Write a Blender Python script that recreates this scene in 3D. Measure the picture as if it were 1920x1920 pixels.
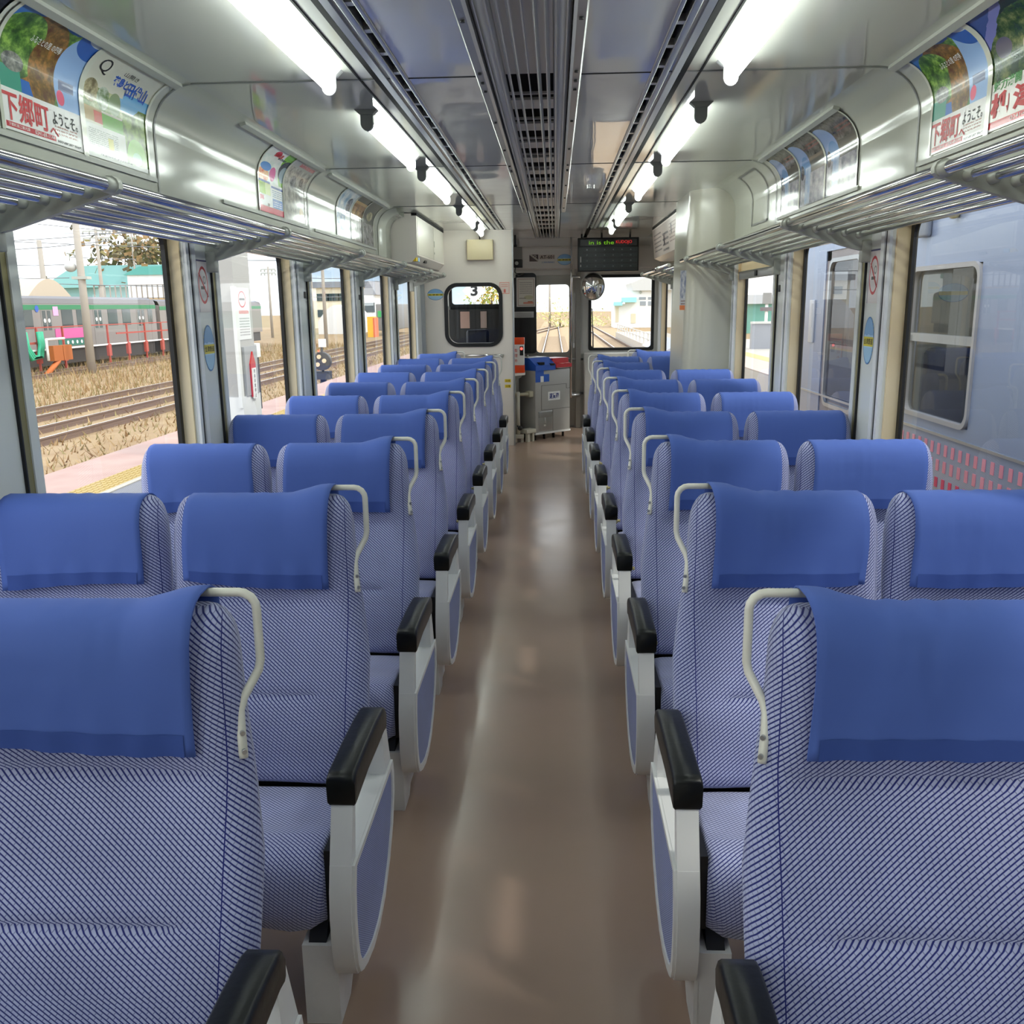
import bpy, bmesh, math, random
from mathutils import Vector, Matrix
random.seed(7)
PI = math.pi
S = bpy.context.scene
COL = S.collection
for o in list(bpy.data.objects):
    bpy.data.objects.remove(o)

# ---------------------------------------------------------------- camera
FPX, PITCH, YAW, ROLL = 1718.0, 0.2214, 0.0485, 0.0134
CAMPOS = Vector((0.0935, 0.0, 1.60))
_f = Vector((-math.sin(YAW) * math.cos(PITCH), math.cos(YAW) * math.cos(PITCH), -math.sin(PITCH)))
_r0 = Vector((math.cos(YAW), math.sin(YAW), 0))
_u0 = _r0.cross(_f)
_r = math.cos(ROLL) * _r0 - math.sin(ROLL) * _u0
_u = math.sin(ROLL) * _r0 + math.cos(ROLL) * _u0
cam = bpy.data.cameras.new('camera')
cam.sensor_width = 36.0
cam.lens = 36.0 * FPX / 1920.0
cam.clip_start = 0.02
cam.clip_end = 2000
camo = bpy.data.objects.new('camera', cam)
COL.objects.link(camo)
camo.matrix_world = Matrix(((_r.x, _u.x, -_f.x, CAMPOS.x), (_r.y, _u.y, -_f.y, CAMPOS.y),
                            (_r.z, _u.z, -_f.z, CAMPOS.z), (0, 0, 0, 1)))
S.camera = camo

# ---------------------------------------------------------------- exposure, sky, sun
S.view_settings.view_transform = 'Standard'
S.view_settings.look = 'None'
S.view_settings.gamma = 1.0
S.view_settings.use_curve_mapping = False
S.view_settings.exposure = 1.35
S.cycles.max_bounces = 10
S.cycles.diffuse_bounces = 5
S.cycles.glossy_bounces = 5
S.cycles.transmission_bounces = 6
S.cycles.transparent_max_bounces = 12
S.cycles.caustics_reflective = False
S.cycles.caustics_refractive = False
S.cycles.sample_clamp_indirect = 6.0
S.cycles.use_denoising = True
LAMP_STRENGTH = 7.5
SKY_STRENGTH = 1.1
SUN_STRENGTH = 0.7


def lin(c):
    return tuple(((v / 255.0) / 12.92 if v / 255.0 <= 0.04045 else ((v / 255.0 + 0.055) / 1.055) ** 2.4) for v in c) + (1.0,)


w = bpy.data.worlds.new('sky')
S.world = w
w.use_nodes = True
nt = w.node_tree
nt.nodes.clear()
_out = nt.nodes.new('ShaderNodeOutputWorld')
_bg = nt.nodes.new('ShaderNodeBackground')
_bg.inputs['Strength'].default_value = SKY_STRENGTH
_tc = nt.nodes.new('ShaderNodeTexCoord')
_sep = nt.nodes.new('ShaderNodeSeparateXYZ')
nt.links.new(_tc.outputs['Generated'], _sep.inputs[0])
_grad = nt.nodes.new('ShaderNodeValToRGB')
_grad.color_ramp.elements[0].position = 0.0
_grad.color_ramp.elements[0].color = (0.26, 0.34, 0.42, 1)
_grad.color_ramp.elements[1].position = 0.45
_grad.color_ramp.elements[1].color = (0.22, 0.38, 0.72, 1)
_e = _grad.color_ramp.elements.new(0.20)
_e.color = (0.105, 0.185, 0.32, 1)
nt.links.new(_sep.outputs['Z'], _grad.inputs[0])
_map = nt.nodes.new('ShaderNodeMapping')
_map.inputs['Scale'].default_value = (2.2, 2.2, 7.0)
_map.inputs['Location'].default_value = (0.35, 0.1, 0.0)
nt.links.new(_tc.outputs['Generated'], _map.inputs[0])
_noi = nt.nodes.new('ShaderNodeTexNoise')
_noi.inputs['Scale'].default_value = 1.6
_noi.inputs['Detail'].default_value = 5.0
nt.links.new(_map.outputs[0], _noi.inputs[0])
_cr = nt.nodes.new('ShaderNodeValToRGB')
_cr.color_ramp.elements[0].position = 0.40
_cr.color_ramp.elements[0].color = (0, 0, 0, 1)
_cr.color_ramp.elements[1].position = 0.58
_cr.color_ramp.elements[1].color = (1, 1, 1, 1)
nt.links.new(_noi.outputs[0], _cr.inputs[0])
_mx = nt.nodes.new('ShaderNodeMix')
_mx.data_type = 'RGBA'
_hx = nt.nodes.new('ShaderNodeMapRange')        # broad cloud banks: white overcast except one clear gap low in the north-west
_hx.inputs[1].default_value = -1.0
_hx.inputs[2].default_value = 1.0
nt.links.new(_sep.outputs['X'], _hx.inputs[0])
_bank = nt.nodes.new('ShaderNodeValToRGB')
_bank.color_ramp.elements[0].position = 0.325
_bank.color_ramp.elements[0].color = (1, 1, 1, 1)
_bank.color_ramp.elements[1].position = 0.475
_bank.color_ramp.elements[1].color = (1, 1, 1, 1)
for _p, _v in ((0.37, 0.0), (0.455, 0.0)):
    _e = _bank.color_ramp.elements.new(_p)
    _e.color = (_v, _v, _v, 1)
nt.links.new(_hx.outputs[0], _bank.inputs[0])
_cm = nt.nodes.new('ShaderNodeMath')
_cm.operation = 'MULTIPLY_ADD'
_cm.use_clamp = True
_cm.inputs[1].default_value = 0.35
nt.links.new(_cr.outputs[0], _cm.inputs[0])
nt.links.new(_bank.outputs[0], _cm.inputs[2])
nt.links.new(_cm.outputs[0], _mx.inputs[0])
nt.links.new(_grad.outputs[0], _mx.inputs[6])
_mx.inputs[7].default_value = (0.93, 0.95, 0.97, 1)
nt.links.new(_mx.outputs[2], _bg.inputs['Color'])
nt.links.new(_bg.outputs[0], _out.inputs[0])

sun = bpy.data.lights.new('sun', 'SUN')
sun.energy = SUN_STRENGTH
sun.angle = math.radians(6)
sun.color = (1.0, 0.95, 0.86)
suno = bpy.data.objects.new('sun', sun)
COL.objects.link(suno)
suno.rotation_euler = Vector((-0.62, 0.28, -0.73)).to_track_quat('-Z', 'Y').to_euler()


# ---------------------------------------------------------------- materials
def pbr(name, c, rough=0.5, metal=0.0, spec=0.5, emit=0.0, noise=None, bump=None, coat=0.0, c2=None, rough2=None, ecol=None):
    m = bpy.data.materials.new(name)
    m.use_nodes = True
    t = m.node_tree
    b = t.nodes['Principled BSDF']
    b.inputs['Base Color'].default_value = lin(c)
    b.inputs['Roughness'].default_value = rough
    b.inputs['Metallic'].default_value = metal
    b.inputs['Specular IOR Level'].default_value = spec
    b.inputs['Coat Weight'].default_value = coat
    if emit:
        b.inputs['Emission Color'].default_value = lin(ecol or c)
        b.inputs['Emission Strength'].default_value = emit
    if noise or bump:
        tc = t.nodes.new('ShaderNodeTexCoord')
    if noise:
        n = t.nodes.new('ShaderNodeTexNoise')
        n.inputs['Scale'].default_value = noise
        n.inputs['Detail'].default_value = 6
        t.links.new(tc.outputs['Object'], n.inputs[0])
        if c2:
            r = t.nodes.new('ShaderNodeValToRGB')
            r.color_ramp.elements[0].position = 0.35
            r.color_ramp.elements[0].color = lin(c)
            r.color_ramp.elements[1].position = 0.65
            r.color_ramp.elements[1].color = lin(c2)
            t.links.new(n.outputs[0], r.inputs[0])
            t.links.new(r.outputs[0], b.inputs['Base Color'])
        if rough2 is not None:
            mr = t.nodes.new('ShaderNodeMapRange')
            mr.inputs[1].default_value = 0.3
            mr.inputs[2].default_value = 0.7
            mr.inputs[3].default_value = rough
            mr.inputs[4].default_value = rough2
            t.links.new(n.outputs[0], mr.inputs[0])
            t.links.new(mr.outputs[0], b.inputs['Roughness'])
    if bump:
        n2 = t.nodes.new('ShaderNodeTexNoise')
        n2.inputs['Scale'].default_value = bump[0]
        n2.inputs['Detail'].default_value = bump[2] if len(bump) > 2 else 2
        t.links.new(tc.outputs['Object'], n2.inputs[0])
        bp = t.nodes.new('ShaderNodeBump')
        bp.inputs['Strength'].default_value = bump[1]
        bp.inputs['Distance'].default_value = 0.05
        t.links.new(n2.outputs[0], bp.inputs['Height'])
        t.links.new(bp.outputs[0], b.inputs['Normal'])
    return m


def glass_mat(name, tint=(1, 1, 1, 1), refl=1.0):
    m = bpy.data.materials.new(name)
    m.use_nodes = True
    t = m.node_tree
    t.nodes.clear()
    o = t.nodes.new('ShaderNodeOutputMaterial')
    tr = t.nodes.new('ShaderNodeBsdfTransparent')
    tr.inputs[0].default_value = tint
    gl = t.nodes.new('ShaderNodeBsdfGlossy')
    gl.inputs['Roughness'].default_value = 0.0
    fr = t.nodes.new('ShaderNodeFresnel')
    fr.inputs[0].default_value = 1.45
    mu = t.nodes.new('ShaderNodeMath')
    mu.operation = 'MULTIPLY'
    mu.inputs[1].default_value = refl
    mix = t.nodes.new('ShaderNodeMixShader')
    ge = t.nodes.new('ShaderNodeNewGeometry')      # reflect on the outer faces only: no false inner reflection in a thin pane
    sb = t.nodes.new('ShaderNodeMath')
    sb.operation = 'SUBTRACT'
    sb.inputs[0].default_value = 1.0
    t.links.new(ge.outputs['Backfacing'], sb.inputs[1])
    m2 = t.nodes.new('ShaderNodeMath')
    m2.operation = 'MULTIPLY'
    t.links.new(fr.outputs[0], mu.inputs[0])
    t.links.new(mu.outputs[0], m2.inputs[0])
    t.links.new(sb.outputs[0], m2.inputs[1])
    t.links.new(m2.outputs[0], mix.inputs[0])
    t.links.new(tr.outputs[0], mix.inputs[1])
    t.links.new(gl.outputs[0], mix.inputs[2])
    t.links.new(mix.outputs[0], o.inputs[0])
    return m


def fabric_mat(name, light, light2, dark, k=1.0, seam=0.0):
    """woven moquette: short light dashes in diagonal rows between navy yarn"""
    m = bpy.data.materials.new(name)
    m.use_nodes = True
    t = m.node_tree
    b = t.nodes['Principled BSDF']
    b.inputs['Roughness'].default_value = 0.92
    b.inputs['Specular IOR Level'].default_value = 0.15
    b.inputs['Sheen Weight'].default_value = 0.35
    b.inputs['Sheen Roughness'].default_value = 0.5
    uv = t.nodes.new('ShaderNodeTexCoord')
    mp = t.nodes.new('ShaderNodeMapping')
    mp.inputs['Rotation'].default_value = (0, 0, math.radians(40))
    t.links.new(uv.outputs['UV'], mp.inputs[0])
    sp = t.nodes.new('ShaderNodeSeparateXYZ')
    t.links.new(mp.outputs[0], sp.inputs[0])

    def mth(op, a, c=None, d=None):
        n = t.nodes.new('ShaderNodeMath')
        n.operation = op
        for i, x in enumerate((a, c, d)):
            if x is None: continue
            if isinstance(x, (int, float)): n.inputs[i].default_value = x
            else: t.links.new(x, n.inputs[i])
        return n.outputs[0]

    def ss(x, lo, hi):
        n = t.nodes.new('ShaderNodeMapRange')
        n.interpolation_type = 'SMOOTHSTEP'
        n.inputs[1].default_value = lo
        n.inputs[2].default_value = hi
        t.links.new(x, n.inputs[0])
        return n.outputs[0]
    row = mth('DIVIDE', sp.outputs[1], 0.0072 * k)
    fy = mth('ABSOLUTE', mth('SUBTRACT', mth('FRACT', row), 0.5))          # 0 mid dash .. 0.5 on the yarn line
    line = ss(fy, 0.27, 0.39)
    fx = mth('ABSOLUTE', mth('SUBTRACT', mth('FRACT', mth('ADD', mth('DIVIDE', sp.outputs[0], 0.0125 * k), mth('MULTIPLY', mth('FLOOR', row), 0.37))), 0.5))
    cross = mth('MULTIPLY', ss(fx, 0.41, 0.49), 0.6)
    dk = mth('MAXIMUM', line, cross)
    if seam:       # sewn seam between the front and the side panel
        su = t.nodes.new('ShaderNodeSeparateXYZ')
        t.links.new(uv.outputs['UV'], su.inputs[0])
        dk = mth('MAXIMUM', dk, mth('LESS_THAN', mth('ABSOLUTE', mth('SUBTRACT', mth('ABSOLUTE', su.outputs[0]), seam)), 0.0011))
    br = t.nodes.new('ShaderNodeMix')
    br.data_type = 'RGBA'
    t.links.new(dk, br.inputs[0])
    br.inputs[6].default_value = lin(light)
    br.inputs[7].default_value = lin(dark)
    ns = t.nodes.new('ShaderNodeTexNoise')
    ns.inputs['Scale'].default_value = 5.0
    ns.inputs['Detail'].default_value = 3.0
    t.links.new(uv.outputs['Object'], ns.inputs[0])
    mr = t.nodes.new('ShaderNodeMapRange')
    mr.inputs[1].default_value = 0.3
    mr.inputs[2].default_value = 0.7
    mr.inputs[3].default_value = 0.86
    mr.inputs[4].default_value = 1.06
    t.links.new(ns.outputs[0], mr.inputs[0])
    mul = t.nodes.new('ShaderNodeMix')
    mul.data_type = 'RGBA'
    mul.blend_type = 'MULTIPLY'
    mul.inputs[0].default_value = 1.0
    t.links.new(br.outputs[2], mul.inputs[6])
    t.links.new(mr.outputs[0], mul.inputs[7])
    t.links.new(mul.outputs[2], b.inputs['Base Color'])
    bp = t.nodes.new('ShaderNodeBump')
    bp.inputs['Strength'].default_value = 0.5
    bp.inputs['Distance'].default_value = 0.0012
    bp.invert = True
    t.links.new(dk, bp.inputs['Height'])
    t.links.new(bp.outputs[0], b.inputs['Normal'])
    return m


def layered(name, base, layers, rough=0.35, spec=0.5, alpha=False, coat=0.0, metal=0.0, emit=0.0):
    """flat print: shapes laid over each other in UV space.
    layer = (kind, params, colour) ; colour = rgb or ('n', rgb, rgb, scale)"""
    m = bpy.data.materials.new(name)
    m.use_nodes = True
    t = m.node_tree
    b = t.nodes['Principled BSDF']
    b.inputs['Roughness'].default_value = rough
    b.inputs['Specular IOR Level'].default_value = spec
    b.inputs['Coat Weight'].default_value = coat
    b.inputs['Metallic'].default_value = metal
    tc = t.nodes.new('ShaderNodeTexCoord')
    sp = t.nodes.new('ShaderNodeSeparateXYZ')
    t.links.new(tc.outputs['UV'], sp.inputs[0])
    U, V = sp.outputs[0], sp.outputs[1]

    def mth(op, a, c=None):
        n = t.nodes.new('ShaderNodeMath')
        n.operation = op
        for i, x in enumerate((a, c)):
            if x is None:
                continue
            if isinstance(x, (int, float)):
                n.inputs[i].default_value = x
            else:
                t.links.new(x, n.inputs[i])
        return n.outputs[0]

    def colour(c):
        if isinstance(c[0], str):
            n = t.nodes.new('ShaderNodeTexNoise')
            n.inputs['Scale'].default_value = c[3]
            n.inputs['Detail'].default_value = 7
            n.inputs['Roughness'].default_value = 0.65
            t.links.new(tc.outputs['UV'], n.inputs[0])
            r = t.nodes.new('ShaderNodeValToRGB')
            r.color_ramp.elements[0].position = 0.38
            r.color_ramp.elements[0].color = lin(c[1])
            r.color_ramp.elements[1].position = 0.62
            r.color_ramp.elements[1].color = lin(c[2])
            if len(c) > 4:
                e = r.color_ramp.elements.new(0.5)
                e.color = lin(c[4])
            t.links.new(n.outputs[0], r.inputs[0])
            return r.outputs[0]
        n = t.nodes.new('ShaderNodeRGB')
        n.outputs[0].default_value = lin(c)
        return n.outputs[0]

    cur = colour(base)
    for L in layers:
        kind, P, c = L
        if kind == 'rect':
            mk = mth('MULTIPLY', mth('MULTIPLY', mth('GREATER_THAN', U, P[0]), mth('LESS_THAN', U, P[2])),
                     mth('MULTIPLY', mth('GREATER_THAN', V, P[1]), mth('LESS_THAN', V, P[3])))
        elif kind == 'ell':
            du = mth('DIVIDE', mth('SUBTRACT', U, P[0]), P[2])
            dv = mth('DIVIDE', mth('SUBTRACT', V, P[1]), P[3])
            q = mth('ADD', mth('MULTIPLY', du, du), mth('MULTIPLY', dv, dv))
            if len(P) > 4:
                mk = mth('MULTIPLY', mth('LESS_THAN', q, 1.0), mth('GREATER_THAN', q, P[4]))
            else:
                mk = mth('LESS_THAN', q, 1.0)
        elif kind == 'half':     # a*u + b*v + wobble > c
            q = mth('ADD', mth('MULTIPLY', U, P[0]), mth('MULTIPLY', V, P[1]))
            if len(P) > 3:
                n = t.nodes.new('ShaderNodeTexNoise')
                n.inputs['Scale'].default_value = P[4]
                n.inputs['Detail'].default_value = 5
                t.links.new(tc.outputs['UV'], n.inputs[0])
                q = mth('ADD', q, mth('MULTIPLY', mth('SUBTRACT', n.outputs[0], 0.5), P[3]))
            mk = mth('GREATER_THAN', q, P[2])
        elif kind == 'lines':    # text-like lines in a box: u0,v0,u1,v1,rows,fill
            box = mth('MULTIPLY', mth('MULTIPLY', mth('GREATER_THAN', U, P[0]), mth('LESS_THAN', U, P[2])),
                      mth('MULTIPLY', mth('GREATER_THAN', V, P[1]), mth('LESS_THAN', V, P[3])))
            fr = mth('FRACT', mth('MULTIPLY', mth('SUBTRACT', V, P[1]), P[4] / (P[3] - P[1])))
            row = mth('LESS_THAN', fr, P[5])
            n = t.nodes.new('ShaderNodeTexNoise')
            n.inputs['Scale'].default_value = 60
            t.links.new(tc.outputs['UV'], n.inputs[0])
            mk = mth('MULTIPLY', mth('MULTIPLY', box, row), mth('GREATER_THAN', n.outputs[0], 0.44))
        mx = t.nodes.new('ShaderNodeMix')
        mx.data_type = 'RGBA'
        t.links.new(mk, mx.inputs[0])
        t.links.new(cur, mx.inputs[6])
        t.links.new(colour(c), mx.inputs[7])
        cur = mx.outputs[2]
    t.links.new(cur, b.inputs['Base Color'])
    if emit:
        t.links.new(cur, b.inputs['Emission Color'])
        b.inputs['Emission Strength'].default_value = emit
    return m


# ---------------------------------------------------------------- mesh helpers
class MB:
    def __init__(s):
        s.v, s.f, s.mi, s.uv, s.sm = [], [], [], [], []

    def face(s, idx, m=0, uv=None, sm=False):
        s.f.append(tuple(idx)); s.mi.append(m); s.uv.append(uv); s.sm.append(sm)

    def add(s, vs):
        n = len(s.v)
        s.v.extend([tuple(p) for p in vs])
        return n

    def box(s, x0, x1, y0, y1, z0, z1, m=0):
        n = s.add([(x0, y0, z0), (x1, y0, z0), (x1, y1, z0), (x0, y1, z0), (x0, y0, z1), (x1, y0, z1), (x1, y1, z1), (x0, y1, z1)])
        for q in ((0, 3, 2, 1), (4, 5, 6, 7), (0, 1, 5, 4), (1, 2, 6, 5), (2, 3, 7, 6), (3, 0, 4, 7)):
            s.face([n + i for i in q], m)
        return s

    def rbox(s, x0, x1, y0, y1, z0, z1, r, seg=3, m=0, sm=True):
        bm = bmesh.new()
        bmesh.ops.create_cube(bm, size=1)
        for v in bm.verts:
            v.co = Vector(((x0 + x1) / 2 + v.co.x * (x1 - x0), (y0 + y1) / 2 + v.co.y * (y1 - y0), (z0 + z1) / 2 + v.co.z * (z1 - z0)))
        r = min(r, (x1 - x0) * .49, (y1 - y0) * .49, (z1 - z0) * .49)
        bmesh.ops.bevel(bm, geom=list(bm.edges), offset=r, segments=seg, profile=0.5, affect='EDGES')
        return s.bm(bm, m, sm)

    def bm(s, bm, m=0, sm=True):
        bm.verts.ensure_lookup_table()
        n = s.add([v.co for v in bm.verts])
        for f in bm.faces:
            s.face([n + v.index for v in f.verts], m, None, sm)
        bm.free()
        return s

    def tube(s, pts, r, n=10, m=0, cap=True, ry=None):
        pts = [Vector(p) for p in pts]
        rings = []
        up = None
        for i, p in enumerate(pts):
            d = (pts[min(i + 1, len(pts) - 1)] - pts[max(i - 1, 0)]).normalized()
            if up is None:
                up = Vector((0, 0, 1)) if abs(d.z) < 0.9 else Vector((1, 0, 0))
            a = d.cross(up).normalized()
            bq = a.cross(d).normalized()
            up = bq
            rr = r[i] if isinstance(r, (list, tuple)) else r
            rings.append(s.add([p + a * rr * math.cos(2 * PI * k / n) + bq * (ry or rr) * math.sin(2 * PI * k / n) for k in range(n)]))
        for i in range(len(pts) - 1):
            A, B = rings[i], rings[i + 1]
            for k in range(n):
                s.face((A + k, A + (k + 1) % n, B + (k + 1) % n, B + k), m, None, True)
        if cap:
            s.face([rings[0] + k for k in range(n)][::-1], m)
            s.face([rings[-1] + k for k in range(n)], m)
        return s

    def prism(s, poly, axis, a, b, m=0, sm=False):
        """poly in the two other axes (cyclic order kept: x->(y,z), y->(x,z), z->(x,y))"""
        def P(p, w):
            return (w, p[0], p[1]) if axis == 'x' else ((p[0], w, p[1]) if axis == 'y' else (p[0], p[1], w))
        n = len(poly)
        A = s.add([P(p, a) for p in poly])
        B = s.add([P(p, b) for p in poly])
        s.face([A + i for i in range(n)], m)
        s.face([B + i for i in range(n)][::-1], m)
        for i in range(n):
            s.face((A + (i + 1) % n, A + i, B + i, B + (i + 1) % n), m, None, sm)
        return s

    def quad(s, a, b, c, d, m=0, uv=((0, 0), (1, 0), (1, 1), (0, 1))):
        n = s.add([a, b, c, d])
        s.face((n, n + 1, n + 2, n + 3), m, uv)
        return s

    def ellipsoid(s, c, r, n=16, k=10, m=0):
        rings = []
        for i in range(k + 1):
            th = PI * i / k
            rings.append(s.add([(c[0] + r[0] * math.sin(th) * math.cos(2 * PI * j / n), c[1] + r[1] * math.sin(th) * math.sin(2 * PI * j / n), c[2] + r[2] * math.cos(th)) for j in range(n)]))
        for i in range(k):
            for j in range(n):
                s.face((rings[i] + j, rings[i + 1] + j, rings[i + 1] + (j + 1) % n, rings[i] + (j + 1) % n), m, None, True)
        return s

    def mirror_x(s):
        s.v = [(-x, y, z) for x, y, z in s.v]
        s.f = [f[::-1] for f in s.f]
        s.uv = [u[::-1] if u else u for u in s.uv]
        return s

    def mesh(s, name, mats, off=(0, 0, 0), boxuv=False):
        me = bpy.data.meshes.new(name)
        me.from_pydata([(x - off[0], y - off[1], z - off[2]) for x, y, z in s.v], [], s.f)
        for m in mats:
            me.materials.append(m)
        me.polygons.foreach_set('material_index', s.mi)
        me.polygons.foreach_set('use_smooth', s.sm)
        if boxuv or any(s.uv):
            ul = me.uv_layers.new(name='UVMap')
            for p, u in zip(me.polygons, s.uv):
                if u:
                    for li, q in zip(p.loop_indices, u):
                        ul.data[li].uv = q
                elif boxuv:
                    nx, ny, nz = abs(p.normal.x), abs(p.normal.y), abs(p.normal.z)
                    for li in p.loop_indices:
                        c = me.vertices[me.loops[li].vertex_index].co
                        ul.data[li].uv = (c.y, c.z) if nx >= ny and nx >= nz else ((c.x, c.z) if ny >= nz else (c.x, c.y))
        me.validate()
        me.update()
        return me


WLOC = {}


def tag(o, label=None, cat=None, group=None, kind=None):
    if label: o['label'] = label
    if cat: o['category'] = cat
    if group: o['group'] = group
    if kind: o['kind'] = kind
    return o


def thing(name, label, cat, loc=(0, 0, 0), group=None):
    o = bpy.data.objects.new(name, None)
    o.empty_display_size = 0.05
    COL.objects.link(o)
    o.location = loc
    WLOC[o] = Vector(loc)
    return tag(o, label, cat, group)


def obj(name, mb, mats, parent=None, label=None, cat=None, group=None, kind=None, boxuv=False, sharp=None, fixn=True):
    if not isinstance(mats, (list, tuple)):
        mats = [mats]
    off = WLOC.get(parent, Vector((0, 0, 0))) if parent else Vector((0, 0, 0))
    if parent is None and kind is None and label:     # a thing that is one mesh: origin at its base
        xs = [p[0] for p in mb.v]; ys = [p[1] for p in mb.v]; zs = [p[2] for p in mb.v]
        off = Vector(((min(xs) + max(xs)) / 2, (min(ys) + max(ys)) / 2, min(zs)))
    me = mb.mesh(name, mats, off, boxuv)
    if fixn:
        bm = bmesh.new(); bm.from_mesh(me)
        bmesh.ops.recalc_face_normals(bm, faces=bm.faces)
        bm.to_mesh(me); bm.free()
    if sharp:
        me.set_sharp_from_angle(angle=math.radians(sharp))
    o = bpy.data.objects.new(name, me)
    COL.objects.link(o)
    if parent:
        o.parent = parent
        WLOC[o] = off
    else:
        o.location = off
        WLOC[o] = off
    return tag(o, label, cat, group, kind)


def dup(root, loc, label, group=None):
    r = root.copy(); COL.objects.link(r); r.location = loc; r['label'] = label
    if group: r['group'] = group
    for ch in root.children:
        c = ch.copy(); COL.objects.link(c); c.parent = r
        for g in ch.children:
            d = g.copy(); COL.objects.link(d); d.parent = c
    return r


_textcache = {}


def text_geo(body, bold=0.0):
    k = (body, bold)
    if k not in _textcache:
        c = bpy.data.curves.new('t', 'FONT')
        c.body = body
        c.offset = bold
        c.resolution_u = 3
        o = bpy.data.objects.new('t', c)
        COL.objects.link(o)
        me = bpy.data.meshes.new_from_object(o.evaluated_get(bpy.context.evaluated_depsgraph_get()))
        vs = [tuple(v.co) for v in me.vertices]
        fs = [tuple(p.vertices) for p in me.polygons]
        bpy.data.objects.remove(o); bpy.data.curves.remove(c); bpy.data.meshes.remove(me)
        x0, x1 = min(v[0] for v in vs), max(v[0] for v in vs)
        y0, y1 = min(v[1] for v in vs), max(v[1] for v in vs)
        _textcache[k] = ([((v[0] - x0) / (x1 - x0), (v[1] - y0) / (y1 - y0)) for v in vs], fs)
    return _textcache[k]


def put_text(mb, body, fn, m=0, bold=0.0):
    """fn maps (0..1, 0..1) of the text box to a 3D point"""
    vs, fs = text_geo(body, bold)
    n = mb.add([fn(u, v) for u, v in vs])
    for f in fs:
        mb.face([n + i for i in f], m)
    return mb


def arc(cx, cy, r, a0, a1, n):
    return [(cx + r * math.cos(math.radians(a0 + (a1 - a0) * i / n)), cy + r * math.sin(math.radians(a0 + (a1 - a0) * i / n))) for i in range(n + 1)]


def rrect(x0, x1, y0, y1, r, n=5):
    return arc(x1 - r, y0 + r, r, -90, 0, n) + arc(x1 - r, y1 - r, r, 0, 90, n) + arc(x0 + r, y1 - r, r, 90, 180, n) + arc(x0 + r, y0 + r, r, 180, 270, n)


def ring_prism(mb, outer, inner, axis, a, b, m=0):
    def P(p, w):
        return (w, p[0], p[1]) if axis == 'x' else ((p[0], w, p[1]) if axis == 'y' else (p[0], p[1], w))
    n = len(outer)
    R = [mb.add([P(p, w) for p in L]) for w in (a, b) for L in (outer, inner)]
    for i in range(n):
        j = (i + 1) % n
        mb.face((R[0] + i, R[0] + j, R[1] + j, R[1] + i), m)
        mb.face((R[2] + j, R[2] + i, R[3] + i, R[3] + j), m)
        mb.face((R[0] + j, R[0] + i, R[2] + i, R[2] + j), m)
        mb.face((R[1] + i, R[1] + j, R[3] + j, R[3] + i), m)
    return mb


# common materials
M_white = pbr('warm white panel', (188, 190, 178), 0.13, spec=0.35, bump=(3.0, 0.03))
M_wallgrey = pbr('light grey laminate', (226, 229, 226), 0.2, spec=0.5)
M_ceil = pbr('glossy white ceiling laminate', (198, 198, 190), 0.07, spec=0.6, bump=(2.2, 0.035, 1))
M_ceilmid = pbr('mirror-gloss ceiling laminate', (228, 226, 222), 0.04, spec=0.55, bump=(2.6, 0.06, 1))
M_cream = pbr('cream window reveal', (240, 216, 172), 0.5, noise=3, c2=(244, 224, 186))
M_brass = pbr('olive blind guide rail', (150, 142, 100), 0.35, metal=0.3)
M_alu = pbr('brushed aluminium', (188, 190, 192), 0.3, metal=0.85)
M_chrome = pbr('polished steel', (222, 222, 222), 0.09, metal=1.0)
M_black = pbr('black rubber', (16, 16, 17), 0.45)
M_blackgap = pbr('dark gap', (6, 6, 7), 0.8)
M_greyp = pbr('grey cast bracket', (178, 180, 172), 0.42)
M_seatframe = pbr('light grey painted frame', (230, 231, 230), 0.3)
M_handle = pbr('off white painted grab bar', (234, 232, 222), 0.28, noise=20, c2=(226, 224, 212))
M_pad = pbr('black armrest vinyl', (15, 18, 18), 0.36, spec=0.4, bump=(60, 0.02))
M_leg = pbr('white painted steel leg', (226, 226, 224), 0.4, noise=9, c2=(214, 214, 212))
M_glass = glass_mat('window glass', (0.97, 0.985, 0.98, 1), 0.8)
M_gasket = M_black
M_cloth = pbr('royal blue seat cover cloth', (82, 108, 184), 0.75, spec=0.25, bump=(7, 0.10, 3))
M_hem = pbr('royal blue hem band', (60, 84, 156), 0.75, spec=0.25, bump=(8, 0.10, 3))
M_fab = fabric_mat('blue white dashed moquette', (184, 190, 226), None, (42, 50, 126), seam=0.236)
M_fabc = fabric_mat('blue white dashed cushion moquette', (190, 196, 230), None, (44, 52, 130))
M_fabs = fabric_mat('blue dashed moquette inset', (132, 146, 204), (120, 134, 196), (50, 60, 140), 0.62)
M_red = pbr('red print', (196, 30, 38), 0.4)
M_ink = pbr('black print', (22, 22, 24), 0.45)
M_whitep = pbr('white print', (240, 240, 238), 0.4)
M_blue = pbr('blue print', (40, 92, 190), 0.4)
M_orange = pbr('orange plastic', (240, 80, 20), 0.35)
M_yellow = pbr('yellow label', (232, 200, 40), 0.45)
# ---------------------------------------------------------------- seats
ROW0, PITCHY = 1.4545, 0.91


def lerp_tab(tab, x):
    if x <= tab[0][0]: return tab[0][1]
    for (a, b), (c, d) in zip(tab, tab[1:]):
        if x <= c:
            t = (x - a) / (c - a)
            return b + (d - b) * t
    return tab[-1][1]


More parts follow.
